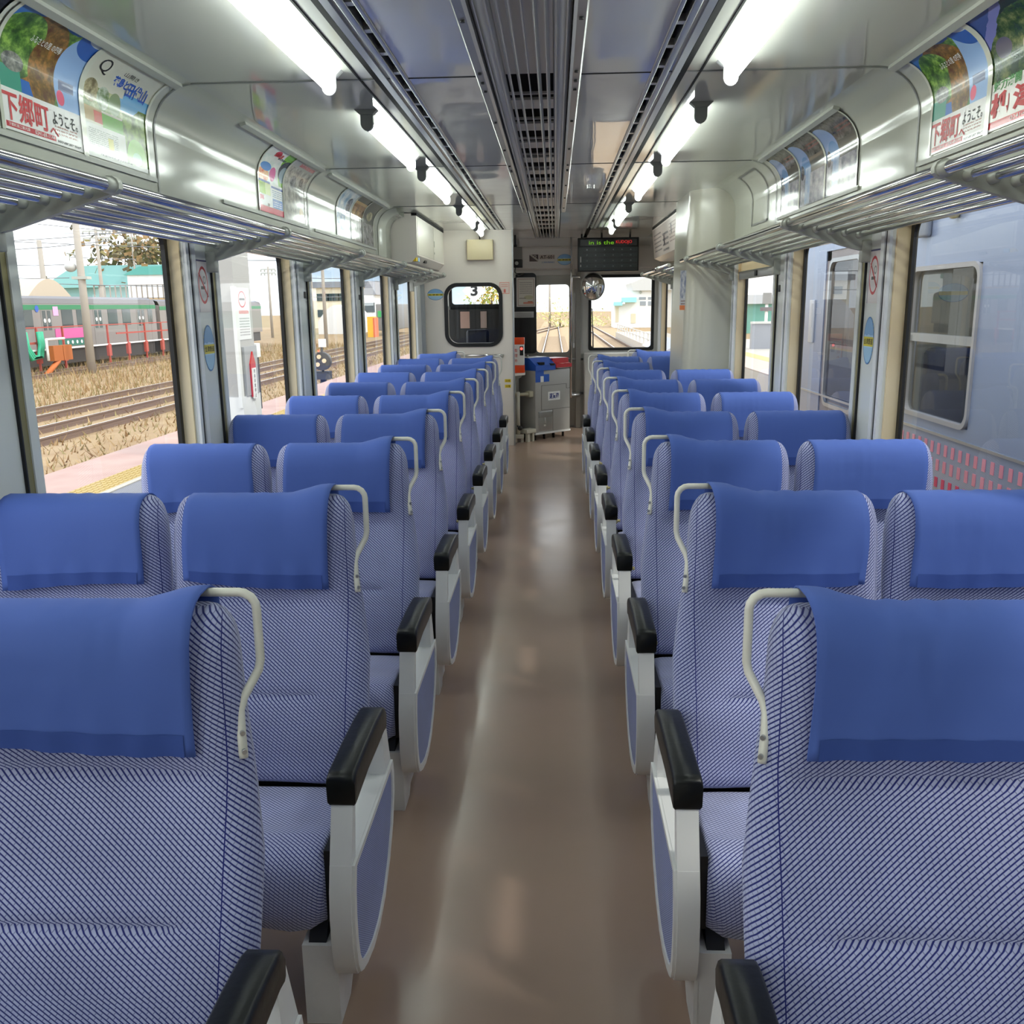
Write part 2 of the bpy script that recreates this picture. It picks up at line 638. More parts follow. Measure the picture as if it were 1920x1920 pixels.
F_TAB = [(0.405, -0.262), (0.43, -0.253), (0.50, -0.228), (0.60, -0.190), (0.70, -0.152), (0.80, -0.112), (0.86, -0.094), (0.94, -0.090),
         (1.0, -0.088), (1.05, -0.082), (1.08, -0.073), (1.10, -0.058), (1.112, -0.040), (1.118, -0.020)]
B_TAB = [(0.405, -0.17), (0.50, -0.13), (0.70, -0.045), (0.90, 0.02), (1.0, 0.038), (1.06, 0.044), (1.09, 0.038), (1.108, 0.022), (1.118, 0.002)]
IN_TAB = [(0.43, 0.240), (0.9, 0.240), (1.0, 0.237), (1.05, 0.233), (1.08, 0.228), (1.10, 0.219), (1.112, 0.208), (1.118, 0.196)]
A_TAB = [(0.43, 0.282), (0.55, 0.288), (0.70, 0.287), (0.80, 0.272), (0.90, 0.256), (1.0, 0.246), (1.05, 0.243), (1.08, 0.238), (1.10, 0.227), (1.112, 0.216), (1.118, 0.202)]
ZL = [0.405, 0.42, 0.445, 0.48, 0.53, 0.59, 0.612, 0.62, 0.628, 0.65, 0.70, 0.75, 0.80, 0.835, 0.85, 0.865, 0.90, 0.95, 1.0, 1.03, 1.05, 1.07, 1.085, 1.097, 1.106, 1.112, 1.116, 1.118]


def backrest(cx, aisle):
    """cx: seat centre; aisle=+1 if the wide side is toward +x, 0 if both sides narrow"""
    mb = MB()
    rings = []
    N = None
    for z in ZL:
        f, b = lerp_tab(F_TAB, z), lerp_tab(B_TAB, z)
        if z < 0.41: f += 0.02; b -= 0.02
        ai = lerp_tab(A_TAB, z) if aisle else lerp_tab(IN_TAB, z)
        ii = lerp_tab(IN_TAB, z)
        r = min(0.055, (b - f) * 0.48, ii * 0.9)
        pts = []
        # start at front centre, go to +x side, round the back, and come home along -x
        fx = [0.0, 0.05, 0.10, 0.14, 0.17]
        for x in fx: pts.append((min(x, ai - r - .001), f))
        pts += [(ai - r + (p[0]), f + r + p[1]) for p in [(r * math.sin(math.radians(a)), -r * math.cos(math.radians(a))) for a in (0, 20, 40, 60, 80, 90)]]
        pts += [(ai - r * (1 - math.cos(math.radians(a))), b - r + r * math.sin(math.radians(a))) for a in (0, 30, 60, 90)]
        pts += [(0.0, b)]
        pts += [(-ii + r * (1 - math.cos(math.radians(a))), b - r + r * math.sin(math.radians(a))) for a in (90, 60, 30, 0)]
        pts += [(-ii + r - p[0], f + r + p[1]) for p in [(r * math.sin(math.radians(a)), -r * math.cos(math.radians(a))) for a in (90, 80, 60, 40, 20, 0)]]
        for x in fx[::-1][:-1]: pts.append((max(-x, -ii + r + .001), f))
        q = []
        for (x, y) in pts:
            if y < (f + b) / 2:
                # padded shape: soft dish between side wings, lumbar roll, stitched crease at z=.62, seam under the head cloth
                k = max(0.0, 1 - (abs(x) / 0.19) ** 2)
                if z < 1.02:
                    y += 0.012 * k - 0.02 * k * math.exp(-((z - 0.56) / 0.08) ** 2)
                    if abs(x) < 0.16: y += 0.009 * math.exp(-((z - 0.62) / 0.006) ** 2)
                    y += 0.010 * math.exp(-((z - 0.848) / 0.008) ** 2) * (1 if abs(x) < .2 else .3)
            q.append((cx + x, y, z))
        N = len(q)
        per = [0.0]
        for i in range(1, N):
            per.append(per[-1] + math.dist(q[i][:2], q[i - 1][:2]))
        rings.append((mb.add(q), per, z * 1.06, per[-1] + math.dist(q[0][:2], q[-1][:2])))
    for (A, pa, va, ta), (B, pb, vb, tb) in zip(rings, rings[1:]):
        for k in range(N):
            j = (k + 1) % N
            ua, ua2 = pa[k], (pa[j] if j else ta)
            ub, ub2 = pb[k], (pb[j] if j else tb)
            if k > N // 2:
                ua -= ta; ua2 -= ta; ub -= tb; ub2 -= tb
            mb.face((A + k, A + j, B + j, B + k), 0, ((ua, va), (ua2, va), (ub2, vb), (ub, vb)), True)
    A = rings[-1][0]
    mb.face([A + k for k in range(N)], 0, [(mb.v[A + k][0], mb.v[A + k][1] + 1.2) for k in range(N)], True)
    A = rings[0][0]
    mb.face([A + k for k in range(N)][::-1], 0, [(mb.v[A + k][0], mb.v[A + k][1]) for k in range(N)][::-1])
    return mb


def cloth(cx, handle, seed):
    """cover hung over the head of a backrest; handle=+1: cloth rides up over the grab bar at the +x edge"""
    rnd = random.Random(seed)
    mb, hem = MB(), MB()
    z0 = 0.893
    path = []      # (y,z) along the front, over the top, down the back
    zs = [z0 + (1.05 - z0) * i / 9 for i in range(10)] + [1.07, 1.085, 1.097, 1.106, 1.112, 1.118]
    for z in zs:
        path.append((lerp_tab(F_TAB, z) - 0.010, z + (0.003 if z > 1.09 else 0)))
    path += [(-0.005, 1.1225), (0.012, 1.119), (0.03, 1.108), (0.044, 1.09), (0.05, 1.06), (0.044, 1.01), (0.03, 0.95)]
    xs = [-0.192 + 0.384 * i / 24 for i in range(25)]
    ph = [rnd.uniform(0, 6.28) for _ in range(6)]
    c0 = rnd.uniform(-0.08, 0.10)
    amp = rnd.uniform(0.4, 1.5)
    sk = rnd.uniform(-0.012, 0.012)

    def P(i, x, off=0.0):
        y, z = path[i]
        t = i / (len(zs) - 1)
        wr = 0.0055 * amp * math.exp(-((x - c0) / 0.05) ** 2) * math.sin(x * 190 + ph[0] + 2 * t) * max(0, 1 - abs(t - 0.75) * 1.5)
        wr += 0.0016 * math.sin(x * 31 + ph[1] + t * 5)
        if t < 0.35: wr += 0.003 * (0.35 - t) * math.sin(x * 80 + ph[2]) * 3
        edge = 0.0
        if handle:
            e = max(0.0, min(1.0, (x * handle - 0.06) / 0.12))
            edge = e * e * (3 - 2 * e)
        zz = z + (0.024 * edge if 0.55 < t else 0.024 * edge * max(0, (t - 0.2) / 0.35))
        zz += 0.002 * amp * math.sin(x * 120 + ph[3]) * (1 if 0.9 < t < 1.3 else 0) * (1 - abs(x) / .2)
        if i < 4: zz += sk * x / 0.19 * (1 - i / 4) + 0.004 * math.sin(x * 14 + ph[4]) * (1 - i / 4)
        yy = y - (wr + off + 0.002 if t < 1.05 else -0.004)
        if edge and t < 1.05: yy -= 0.012 * edge * min(1, t * 1.2)
        xx = x + 0.004 * math.sin(t * 4 + ph[5]) * (1 if abs(x) > .17 else 0)
        return (cx + xx, yy, zz)
    R = []
    for i in range(len(path)):
        R.append(mb.add([P(i, x) for x in xs]))
    for i in range(len(path) - 1):
        for k in range(24):
            mb.face((R[i] + k, R[i] + k + 1, R[i + 1] + k + 1, R[i + 1] + k), 0, None, True)
    # back side of the sheet so that it has a thickness
    R2 = [mb.add([(p[0], p[1] + (0.0035 if i < len(zs) else -0.0015), p[2] - (0.0025 if i > len(zs) - 5 else 0)) for p in [P(i, x) for x in xs]]) for i in range(len(path))]
    for i in range(len(path) - 1):
        for k in range(24):
            mb.face((R2[i] + k + 1, R2[i] + k, R2[i + 1] + k, R2[i + 1] + k + 1), 0, None, True)
        for k in (0, 24):
            mb.face((R[i] + k, R2[i] + k, R2[i + 1] + k, R[i + 1] + k), 0)
    for k in range(24):
        mb.face((R[0] + k, R2[0] + k, R2[0] + k + 1, R[0] + k + 1), 0)
    H = [hem.add([P(i, x, 0.0022) for x in xs[1:-1]]) for i in range(0, 3)]
    for i in range(2):
        for k in range(22):
            hem.face((H[i] + k, H[i] + k + 1, H[i + 1] + k + 1, H[i + 1] + k), 0, None, True)
    return mb, hem


def cushion(x0, x1):
    mb = MB()
    prof = [(-0.215, 0.30), (-0.22, 0.385), (-0.25, 0.400), (-0.36, 0.416), (-0.45, 0.424), (-0.50, 0.428), (-0.545, 0.422), (-0.575, 0.405), (-0.592, 0.375), (-0.596, 0.33), (-0.592, 0.28), (-0.580, 0.235), (-0.54, 0.232), (-0.40, 0.25), (-0.30, 0.27)]
    xs = [0, 0.012, 0.035, 0.08, 0.16, 0.25, 0.34, 0.42, 0.465, 0.488, 0.5]
    xs = [x0 + (x1 - x0) * q / 0.5 for q in xs]
    arcl = [0.0]
    for a, b in zip(prof, prof[1:]): arcl.append(arcl[-1] + math.dist(a, b))
    cy, cz = -0.42, 0.335
    R = []
    for i, x in enumerate(xs):
        e = min(i, len(xs) - 1 - i)
        sc = (0.84, 0.94, 0.985, 1, 1, 1)[e]
        ring = []
        for (y, z) in prof:
            dz = 0
            if z > 0.4: dz = -0.012 * max(0, 1 - (abs(i - 5) / 4) ** 2) * (1 if -0.5 < y < -0.3 else 0.3)
            if y < -0.53 and z < 0.26: dz += 0.008 * math.sin(i * 1.7)
            ring.append((x, cy + (y - cy) * (0.5 + 0.5 * sc), cz + (z - cz) * sc + dz))
        R.append(mb.add(ring))
    n = len(prof)
    for i in range(len(xs) - 1):
        for k in range(n):
            j = (k + 1) % n
            va, vb = arcl[k], (arcl[j] if j else arcl[-1] + .05)
            mb.face((R[i] + k, R[i] + j, R[i + 1] + j, R[i + 1] + k), 0, ((xs[i], -va), (xs[i], -vb), (xs[i + 1], -vb), (xs[i + 1], -va)), True)
    for i in (0, len(xs) - 1):
        mb.face([R[i] + k for k in range(n)], 0, [(prof[k][0], prof[k][1]) for k in range(n)], True)
    return mb


def handle_bar():
    # flat bar: from under the cloth at the shoulder, out over the aisle, down and back to the side of the backrest
    pts = [(-0.52, 0.0, 1.135), (-0.44, 0.0, 1.135)]
    pts += [(-0.44 + 0.028 * math.sin(math.radians(a)), 0.0, 1.107 + 0.028 * math.cos(math.radians(a))) for a in (20, 45, 70, 90)]
    k = len(pts)
    pts += [(-0.412, 0.0, 1.015), (-0.415, -0.004, 0.998), (-0.434, -0.034, 0.960), (-0.438, -0.044, 0.942), (-0.434, -0.058, 0.905), (-0.429, -0.070, 0.874), (-0.4285, -0.071, 0.868)]
    mb = MB()
    mb.tube(pts, [0.0085] * (k + 3) + [0.009, 0.0105, 0.0105, 0.006], 10, ry=0.0075)
    return mb


def screws():
    mb = MB()
    for z in (0.882, 0.91):
        yy = -0.070 + 0.012 * (z - 0.874) / 0.031; xx = -0.429 - 0.005 * (z - 0.874) / 0.031
        mb.tube([(xx + .004, yy - .007, z), (xx + .007, yy - .012, z)], 0.0045, 8)
    return mb


def arm_frame():
    mb = MB()
    out = [(-0.608, 0.415), (-0.625, 0.36), (-0.633, 0.30), (-0.632, 0.23), (-0.622, 0.175), (-0.604, 0.142), (-0.575, 0.125), (-0.53, 0.108), (-0.46, 0.093), (-0.38, 0.095), (-0.30, 0.12),
           (-0.22, 0.175), (-0.155, 0.245), (-0.118, 0.32), (-0.112, 0.37), (-0.122, 0.415)]
    mb.prism(out, 'x', -0.40, -0.352, 0, True)
    mb.prism([(-0.608, 0.413), (-0.565, 0.413), (-0.535, 0.545), (-0.562, 0.545)], 'x', -0.40, -0.352)
    mb.prism([(-0.205, 0.413), (-0.122, 0.413), (-0.165, 0.545), (-0.215, 0.545)], 'x', -0.40, -0.352)
    # raised lip round the fabric inset
    inn = [(y * 0.90 - 0.037, z * 0.88 + 0.035) for y, z in out]
    ring_prism(mb, [(y * 0.99 - 0.003, z * 0.985 + 0.005) for y, z in out], inn, 'x', -0.353, -0.345)
    return mb, inn


def build_seat(side, kind):
    """kind: 'double', 'aisle' (only the aisle seat), 'offset' (only a seat standing by the window). Geometry made for the left, mirrored for the right.
    returns list of (name, mesh, parent index, label)"""
    out = []
    sh = -0.435 if kind == 'offset' else 0.0

    def put(name, mb, mats, par=None, boxuv=False, sharp=None, label=None):
        if sh: mb.v = [(x + sh, y, z) for x, y, z in mb.v]
        if side > 0: mb.mirror_x()
        bx = 0.95 * side
        me = mb.mesh(name, mats, (bx, 0, 0), boxuv)
        bm = bmesh.new(); bm.from_mesh(me); bmesh.ops.recalc_face_normals(bm, faces=bm.faces); bm.to_mesh(me); bm.free()
        if sharp: me.set_sharp_from_angle(angle=math.radians(sharp))
        out.append((name, me, par, label))
        return len(out) - 1
    seats = [(-0.685, 1)] + ([(-1.182, 0)] if kind == 'double' else [])
    for cx, ais in seats:
        b = put('backrest', backrest(cx, ais), [M_fab])
        c, h = cloth(cx, ais, 11 + int(abs(cx) * 10) + (50 if side > 0 else 0))
        ci = put('headrest_cover', c, [M_cloth], label='plain blue cloth cover')
        put('hem', h, [M_hem], ci)
        put('cushion', cushion(-0.425 if ais else -0.935, -0.925 if ais else -1.41), [M_fabc])
    hb = put('grab_handle', handle_bar(), [M_handle], label='off white bent grab bar')
    put('screw', screws(), [M_alu], hb)
    fr, inn = arm_frame()
    fi = put('armrest_frame', fr, [M_seatframe], sharp=40)
    ins = MB(); ins.prism(inn, 'x', -0.3525, -0.3495)
    put('fabric_inset', ins, [M_fabs], fi, boxuv=True)
    pad = MB()
    bm = bmesh.new()
    ys = [-0.568, -0.564, -0.545, -0.42, -0.30, -0.22, -0.195, -0.188]
    zt = [0.598, 0.606, 0.611, 0.614, 0.612, 0.606, 0.598, 0.586]
    zb = [0.540, 0.535, 0.535, 0.543, 0.540, 0.540, 0.535, 0.540]
    R = []
    for y, a, bb in zip(ys, zt, zb):
        R.append(pad.add([(x, y, z) for x, z in ((-0.403, bb), (-0.349, bb), (-0.345, bb + 0.005), (-0.344, a - 0.012), (-0.346, a - 0.004), (-0.351, a), (-0.401, a), (-0.406, a - 0.004), (-0.408, a - 0.012), (-0.407, bb + 0.005))]))
    for A, Bq in zip(R, R[1:]):
        for k in range(10):
            pad.face((A + k, A + (k + 1) % 10, Bq + (k + 1) % 10, Bq + k), 0, None, True)
    pad.face([R[0] + k for k in range(10)]); pad.face([R[-1] + k for k in range(10)])
    put('armrest_pad', pad, [M_pad], sharp=50)
    piv = MB(); piv.tube([(-0.40, -0.30, 0.47), (-0.425, -0.30, 0.47)], 0.016, 12); piv.tube([(-0.40, -0.30, 0.47), (-0.44, -0.30, 0.47)], 0.008, 10)
    put('recline_pivot', piv, [M_brass])
    ped = MB()
    ped.box(-0.478, -0.407, -0.595, -0.33, 0.0, 0.205)
    ped.prism([(-0.597, 0.0), (-0.50, 0.0), (-0.405, 0.09), (-0.385, 0.20), (-0.385, 0.235), (-0.597, 0.235)], 'x', -0.407, -0.398)
    put('pedestal', ped, [M_leg])
    br = MB(); br.prism([(-0.585, 0.205), (-0.40, 0.205), (-0.30, 0.31), (-0.50, 0.31)], 'x', -0.465, -0.425)
    xr = -1.40 if kind == 'double' else -0.95
    br.box(xr, -0.43, -0.43, -0.30, 0.245, 0.29)
    br.box(xr, -0.43, -0.215, -0.19, 0.29, 0.40)
    br.box(-0.425, -0.409, -0.56, -0.20, 0.24, 0.42)
    put('seat_underframe', br, [M_black])
    if kind == 'double':
        wl = MB(); wl.box(-1.425, -1.36, -0.50, -0.22, 0.0, 0.25)
        put('wall_support', wl, [M_leg])
    else:
        wl = MB(); wl.box(-0.95, -0.88, -0.50, -0.22, 0.0, 0.25)
        put('pedestal', wl, [M_leg])
    return out


SEAT_CACHE = {}
ORD = ['nearest', 'second', 'third', 'fourth', 'fifth', 'sixth', 'seventh', 'eighth', 'ninth']


def place_seat(side, kind, k, name, label, cat, group):
    key = (side, kind)
    root = thing(name, label, cat, (0.95 * side, ROW0 + PITCHY * k, 0.0), group)
    if key not in SEAT_CACHE:
        SEAT_CACHE[key] = build_seat(side, kind)
    objs = []
    for nm, me, par, lab in SEAT_CACHE[key]:
        o = bpy.data.objects.new(nm, me)
        COL.objects.link(o)
        o.parent = objs[par] if par is not None else root
        if lab: o['label'] = lab
        objs.append(o)
    return root


for side in (-1, 1):
    sn = 'left' if side < 0 else 'right'
    for k in range(9):
        if side > 0 and k == 7:
            place_seat(1, 'aisle', 7, 'single_seat', 'blue single seat beside the bulging cream wall column, right of the aisle', 'seat', 'blue train seats')
            continue
        if side < 0:
            lab = '%s blue double seat left of the aisle, counted from the camera' % ORD[k]
        else:
            lab = ('%s blue double seat right of the aisle, counted from the camera' % ORD[k]) if k < 7 else 'last blue double seat right of the aisle, just past the cream wall column'
        place_seat(side, 'double', k, 'double_seat', lab, 'seat', 'blue train seats')
    place_seat(side, 'offset', 9, 'single_seat',
               'blue single seat by the window in front of the white partition' if side < 0 else 'rearmost blue single seat on the right, below the front window', 'seat', 'blue train seats')
# ---------------------------------------------------------------- the car body
WX, GX, OX = 1.43, 1.500, 1.516          # inner wall, glass, outer skin
ZS, ZW, ZC = 0.80, 1.95, 2.26           # sill, window head, start of the cove
YB, YP, YF = -2.6, 10.66, 12.3
CEIL = 2.43
WIN = [(2.605 + 1.6 * k, 3.835 + 1.6 * k) for k in range(-3, 5)]
M_floor = pbr('brown glossy vinyl floor', (158, 134, 120), 0.17, spec=0.42, noise=1.6, c2=(150, 128, 112), rough2=0.26, bump=(4, 0.02))
M_hdr = pbr('dark green grey header', (128, 134, 126), 0.35)
M_outer = pbr('train outside skin', (150, 158, 176), 0.35)

fl = MB(); fl.box(-OX, OX, YB, YF + .1, -0.12, 0.0)
obj('floor', fl, M_floor, kind='structure')


def profile(off=0.0):
    """inner profile of side wall and cove, (distance from centre, z), by arc length s from z=2.0"""
    pts = [(WX - off, 1.93), (WX - off, ZC)]
    pts += [(WX - 0.17 + (0.17 - off) * math.cos(math.radians(a)), ZC + (0.17 - off) * math.sin(math.radians(a))) for a in range(9, 91, 9)]
    return pts


def cove(side, y, s, off=0.0):
    """point on the wall/cove surface: s metres up from z=2.0, off metres proud of it"""
    if s <= ZC - 2.0:
        x, z = WX - off, 2.0 + s
    else:
        a = min((s - (ZC - 2.0)) / 0.17, PI / 2)
        x, z = WX - 0.17 + (0.17 - off) * math.cos(a), ZC + (0.17 - off) * math.sin(a)
        ex = s - (ZC - 2.0) - 0.17 * PI / 2
        if ex > 0: x -= ex
    return (side * x, y, z)


def wall(side, wins, name, y1):
    mb = MB()
    a, b = (-OX, -WX) if side < 0 else (WX, OX)
    mb.box(a, b, YB, y1, 0.0, ZS)
    mb.box(a, b, YB, y1, ZW, 2.6)
    ys = [YB] + [q for wn in wins for q in wn] + [y1]
    for p, q in zip(ys[::2], ys[1::2]):
        mb.box(a, b, p, q, ZS, ZW, 1)
    # cove
    pr = profile()
    R = [mb.add([(side * x, y, z) for x, z in pr[1:]]) for y in (YB, y1)]
    for i in range(len(pr) - 2):
        mb.face((R[0] + i, R[0] + i + 1, R[1] + i + 1, R[1] + i), 0, None, True)
    return obj(name, mb, [M_white, M_wallgrey], kind='structure', fixn=False)


WINL = WIN + [(10.95, 11.95)]
WINR = [wn for i, wn in enumerate(WIN) if i != 6] + [(10.75, 11.95)]
wall(-1, WINL, 'wall_left', YF)
wall(1, WINR, 'wall_right', YF)
bk = MB(); bk.box(-OX, OX, YB - .1, YB, 0, 2.6)
obj('wall_back', bk, M_white, kind='structure')

# ceiling: flat laminate panels; the strip between the air slots is mirror-gloss
ce = MB()
x1 = WX - 0.17 + 0.004
for sd in (-1, 1):
    ce.box(min(sd * 0.50, sd * x1), max(sd * 0.50, sd * x1), YB, YF, CEIL, CEIL + 0.05, 0)
    ce.box(min(sd * 0.152, sd * 0.452), max(sd * 0.152, sd * 0.452), YB, YF, CEIL, CEIL + 0.05, 1)
    ce.box(min(sd * 0.452, sd * 0.50), max(sd * 0.452, sd * 0.50), YB, YF, CEIL + 0.045, CEIL + 0.10, 2)
ce.box(-0.152, 0.152, YB, YF, CEIL + 0.16, CEIL + 0.2, 2)
for sd in (-1, 1):
    ce.box(min(sd * 0.152, sd * 0.16), max(sd * 0.152, sd * 0.16), YB, YF, CEIL + .04, CEIL + 0.2, 2)
ce.box(-OX, OX, YB, YF, 2.62, 2.66, 0)
ce.box(-0.152, 0.152, 11.92, YF, CEIL, CEIL + .05, 0)
obj('ceiling', ce, [M_ceil, M_ceilmid, M_blackgap], kind='structure')

# seams of the ceiling panels, running down the coves to the racks
M_seam = pbr('grey joint strip', (120, 122, 118), 0.4)
ti = 1
for ys in (-0.77, 1.44, 3.655, 5.865, 8.08):
    mb = MB()
    for sd in (-1, 1):
        mb.box(min(sd * 0.50, sd * 1.27), max(sd * 0.50, sd * 1.27), ys - .007, ys + .007, CEIL - 0.003, CEIL + .002)
        mb.box(min(sd * 0.19, sd * 0.452), max(sd * 0.19, sd * 0.452), ys - .005, ys + .005, CEIL - 0.002, CEIL + .002, 1)
        for i in range(24):
            sa, sb = 0.02 + 0.507 * i / 24, 0.02 + 0.507 * (i + 1) / 24
            if sd > 0 and 7.1 < ys < 8.6: continue
            n = mb.add([cove(sd, ys - .007, sa, .003), cove(sd, ys + .007, sa, .003), cove(sd, ys + .007, sb, .003), cove(sd, ys - .007, sb, .003)])
            mb.face((n, n + 1, n + 2, n + 3), 0, None, True)
    obj('trim_%d' % ti, mb, [M_seam, M_blackgap], kind='structure'); ti += 1
# long joint beside the lamps
for sd in (-1, 1):
    mb = MB()
    mb.box(min(sd * 0.555, sd * 0.575), max(sd * 0.555, sd * 0.575), YB, 10.6, CEIL - .004, CEIL + .002)
    mb.box(min(sd * 0.525, sd * 0.55), max(sd * 0.525, sd * 0.55), YB, 10.6, CEIL - .009, CEIL + .002, 1)
    mb.box(min(sd * 0.625, sd * 0.632), max(sd * 0.625, sd * 0.632), YB, 10.6, CEIL - .004, CEIL + .002)
    obj('trim_%d' % ti, mb, [M_blackgap, M_alu], kind='structure'); ti += 1

M_railw = pbr('white painted guide rail', (236, 238, 240), 0.3)
# ---- side windows
wi = 1


def window(side, y0, y1, blind=0.0):
    global wi
    s = side
    root = tag(thing('window_%d' % wi, None, None, (s * WX, y0, ZS)), kind='structure'); wi += 1

    def X(a, b): return (min(s * a, s * b), max(s * a, s * b))
    rv = MB()
    for (ya, yb) in ((y1 - 0.012, y1 + 0.001),):
        rv.box(*X(WX + .012, GX), ya, yb, ZS, ZW)
    obj('reveal', rv, M_cream, root)
    rn = MB()
    rn.box(*X(WX + .004, GX), y0 - 0.001, y0 + 0.012, ZS, ZW)
    rn.box(*X(WX - .004, GX), y0, y1, ZS - .001, ZS + 0.03)
    rn.box(*X(WX + .004, GX), y0, y1, ZW - 0.012, ZW + .001)
    obj('sash_edge', rn, M_wallgrey, root)
    g = MB()
    ring_prism(g, rrect(y0 + .002, y1 - .012, ZS + .005, ZW - .003, 0.004, 6), rrect(y0 + .016, y1 - .040, ZS + .05, ZW - .035, 0.075, 6), 'x', s * GX - .006, s * GX + .012)
    obj('gasket', g, M_gasket, root)
    p = MB(); p.box(*X(GX, GX + .006), y0 + .012, y1 - .02, ZS + .04, ZW - .03)
    obj('pane', p, M_glass, root)
    rl = MB()      # blind guide: white / black / white rail at the far side, olive rail at the near side
    rl.box(*X(WX - .012, WX + .01), y1 + 0.002, y1 + 0.030, ZS - .05, ZW + .0, 0)
    rl.box(*X(WX - .006, WX + .01), y1 + 0.030, y1 + 0.060, ZS - .05, ZW + .0, 1)
    rl.box(*X(WX - .012, WX + .01), y1 + 0.060, y1 + 0.100, ZS - .05, ZW + .0, 0)
    obj('guide_rail', rl, [M_railw, M_black], root)
    rb = MB()
    rb.box(*X(WX - .010, WX + .01), y0 - 0.084, y0 - 0.078, ZS - .05, ZW, 1)
    rb.box(*X(WX - .007, WX + .01), y0 - 0.078, y0 - 0.045, ZS - .05, ZW, 0)
    rb.box(*X(WX - .012, WX + .01), y0 - 0.045, y0 - 0.001, ZS - .05, ZW, 2)
    obj('guide_rail', rb, [M_brass, M_black, M_wallgrey], root)
    if blind:
        b = MB(); b.box(*X(WX + .03, WX + .034), y0 + .04, y1 - .015, ZW - blind, ZW)
        bo = obj('blind', b, M_cream, root)
        bb = MB(); bb.rbox(*X(WX + .015, WX + .042), y0 + .036, y1 - .013, ZW - blind - .055, ZW - blind + .002, .004)
        bo2 = obj('blind_bar', bb, M_alu, root)
        h = MB(); h.rbox(*X(WX + .006, WX + .018), (y0 + y1) / 2 - .03, (y0 + y1) / 2 + .03, ZW - blind - .045, ZW - blind - .01, .003)
        obj('pull', h, M_black, bo2)
    else:
        bb = MB(); bb.rbox(*X(WX + .015, WX + .042), y0 + .036, y1 - .013, ZW - .05, ZW - .012, .004)
        bo2 = obj('blind_bar', bb, M_alu, root)
        h = MB(); h.rbox(*X(WX + .006, WX + .018), (y0 + y1) / 2 - .03, (y0 + y1) / 2 + .03, ZW - .045, ZW - .018, .003)
        obj('pull', h, M_black, bo2)


for (a, b) in WINL:
    window(-1, a, b)
for i, (a, b) in enumerate(WINR):
    window(1, a, b, 0.13 if i == 5 else 0.0)

# ---- white partition before the driver's cab, with a rounded window
pa = MB()
px0, px1, pz0, pz1 = -1.135, -0.53, 1.175, 1.83
pa.box(-WX, px0, YP, YP + .08, 0, CEIL); pa.box(px1, -0.385, YP, YP + .08, 0, CEIL)
pa.box(px0, px1, YP, YP + .08, 0, pz0); pa.box(px0, px1, YP, YP + .08, pz1, CEIL)
M_part = pbr('off white partition panel', (228, 220, 212), 0.28, spec=0.4)
obj('wall_partition', pa, M_part, kind='structure')
root = tag(thing('window_%d' % wi, None, None, ((px0 + px1) / 2, YP, pz0)), kind='structure'); wi += 1
g = MB(); ring_prism(g, rrect(px0 - .03, px1 + .03, pz0 - .03, pz1 + .03, .15, 8), rrect(px0 + .012, px1 - .012, pz0 + .012, pz1 - .012, .11, 8), 'y', YP - .014, YP + .004)
obj('gasket', g, M_gasket, root)
g = MB(); ring_prism(g, rrect(px0 - .001, px1 + .001, pz0 - .001, pz1 + .001, .002, 8), rrect(px0 + .012, px1 - .012, pz0 + .012, pz1 - .012, .11, 8), 'y', YP + .003, YP + .075)
obj('window_frame', g, M_part, root)
g = MB(); g.box(px0, px1, YP + .03, YP + .036, pz0, pz1)
obj('pane', g, M_glass, root)
tr = MB(); tr.box(-0.387, -0.372, YP - .012, YP + .09, 0, CEIL)
obj('trim_%d' % ti, tr, M_alu, kind='structure'); ti += 1
tr = MB(); tr.box(-WX, -1.385, YP - .03, YP + .002, 0, 1.95)
obj('trim_%d' % ti, tr, M_alu, kind='structure'); ti += 1

# ---- front wall of the car: left cab window, door in the middle, big window on the right
fw = MB()
M_front = pbr('light grey front panel', (212, 210, 204), 0.35)
M_steel = pbr('dull stainless door', (168, 165, 156), 0.35, metal=0.2)
Y0, Y1 = YF, YF + .09
fw.box(-OX, OX, Y0, Y1, CEIL, 2.66); fw.box(-WX, -1.28, Y0, Y1, 0, CEIL); fw.box(-1.28, -0.45, Y0, Y1, 0, 1.60, 1); fw.box(-1.28, -0.45, Y0, Y1, 2.0, CEIL)
fw.box(-0.45, -0.30, Y0, Y1, 0, CEIL)
fw.box(-0.30, 0.36, Y0, Y1, 1.98, CEIL)
fw.box(0.36, 0.545, Y0, Y1, 0, CEIL); fw.box(1.375, WX, Y0, Y1, 0, CEIL)
fw.box(0.545, 1.375, Y0, Y1, 0, 1.02); fw.box(0.545, 1.375, Y0, Y1, 1.965, CEIL)
obj('wall_front', fw, [M_front, M_blackgap], kind='structure')
root = tag(thing('door_1', None, None, (0.03, YF, 0)), kind='structure')
d = MB(); ring_prism(d, rrect(-0.299, 0.359, 0.001, 1.979, .004, 5), rrect(-0.155, 0.285, 0.985, 1.865, .05, 5), 'y', YF + .02, YF + .07)
obj('door_leaf', d, M_steel, root)
d = MB(); d.box(-0.16, 0.29, YF + .045, YF + .05, 0.98, 1.87); obj('pane', d, M_glass, root)
d = MB(); ring_prism(d, rrect(-0.17, 0.30, 0.97, 1.88, .06, 5), rrect(-0.15, 0.28, 0.99, 1.86, .05, 5), 'y', YF + .012, YF + .022); obj('gasket', d, M_greyp, root)
d = MB()
for z in (0.9, 0.45): d.tube([(0.20, YF - .01, z), (0.50, YF - .01, z)], .014, 8)
obj('door_bar', d, M_alu, root)
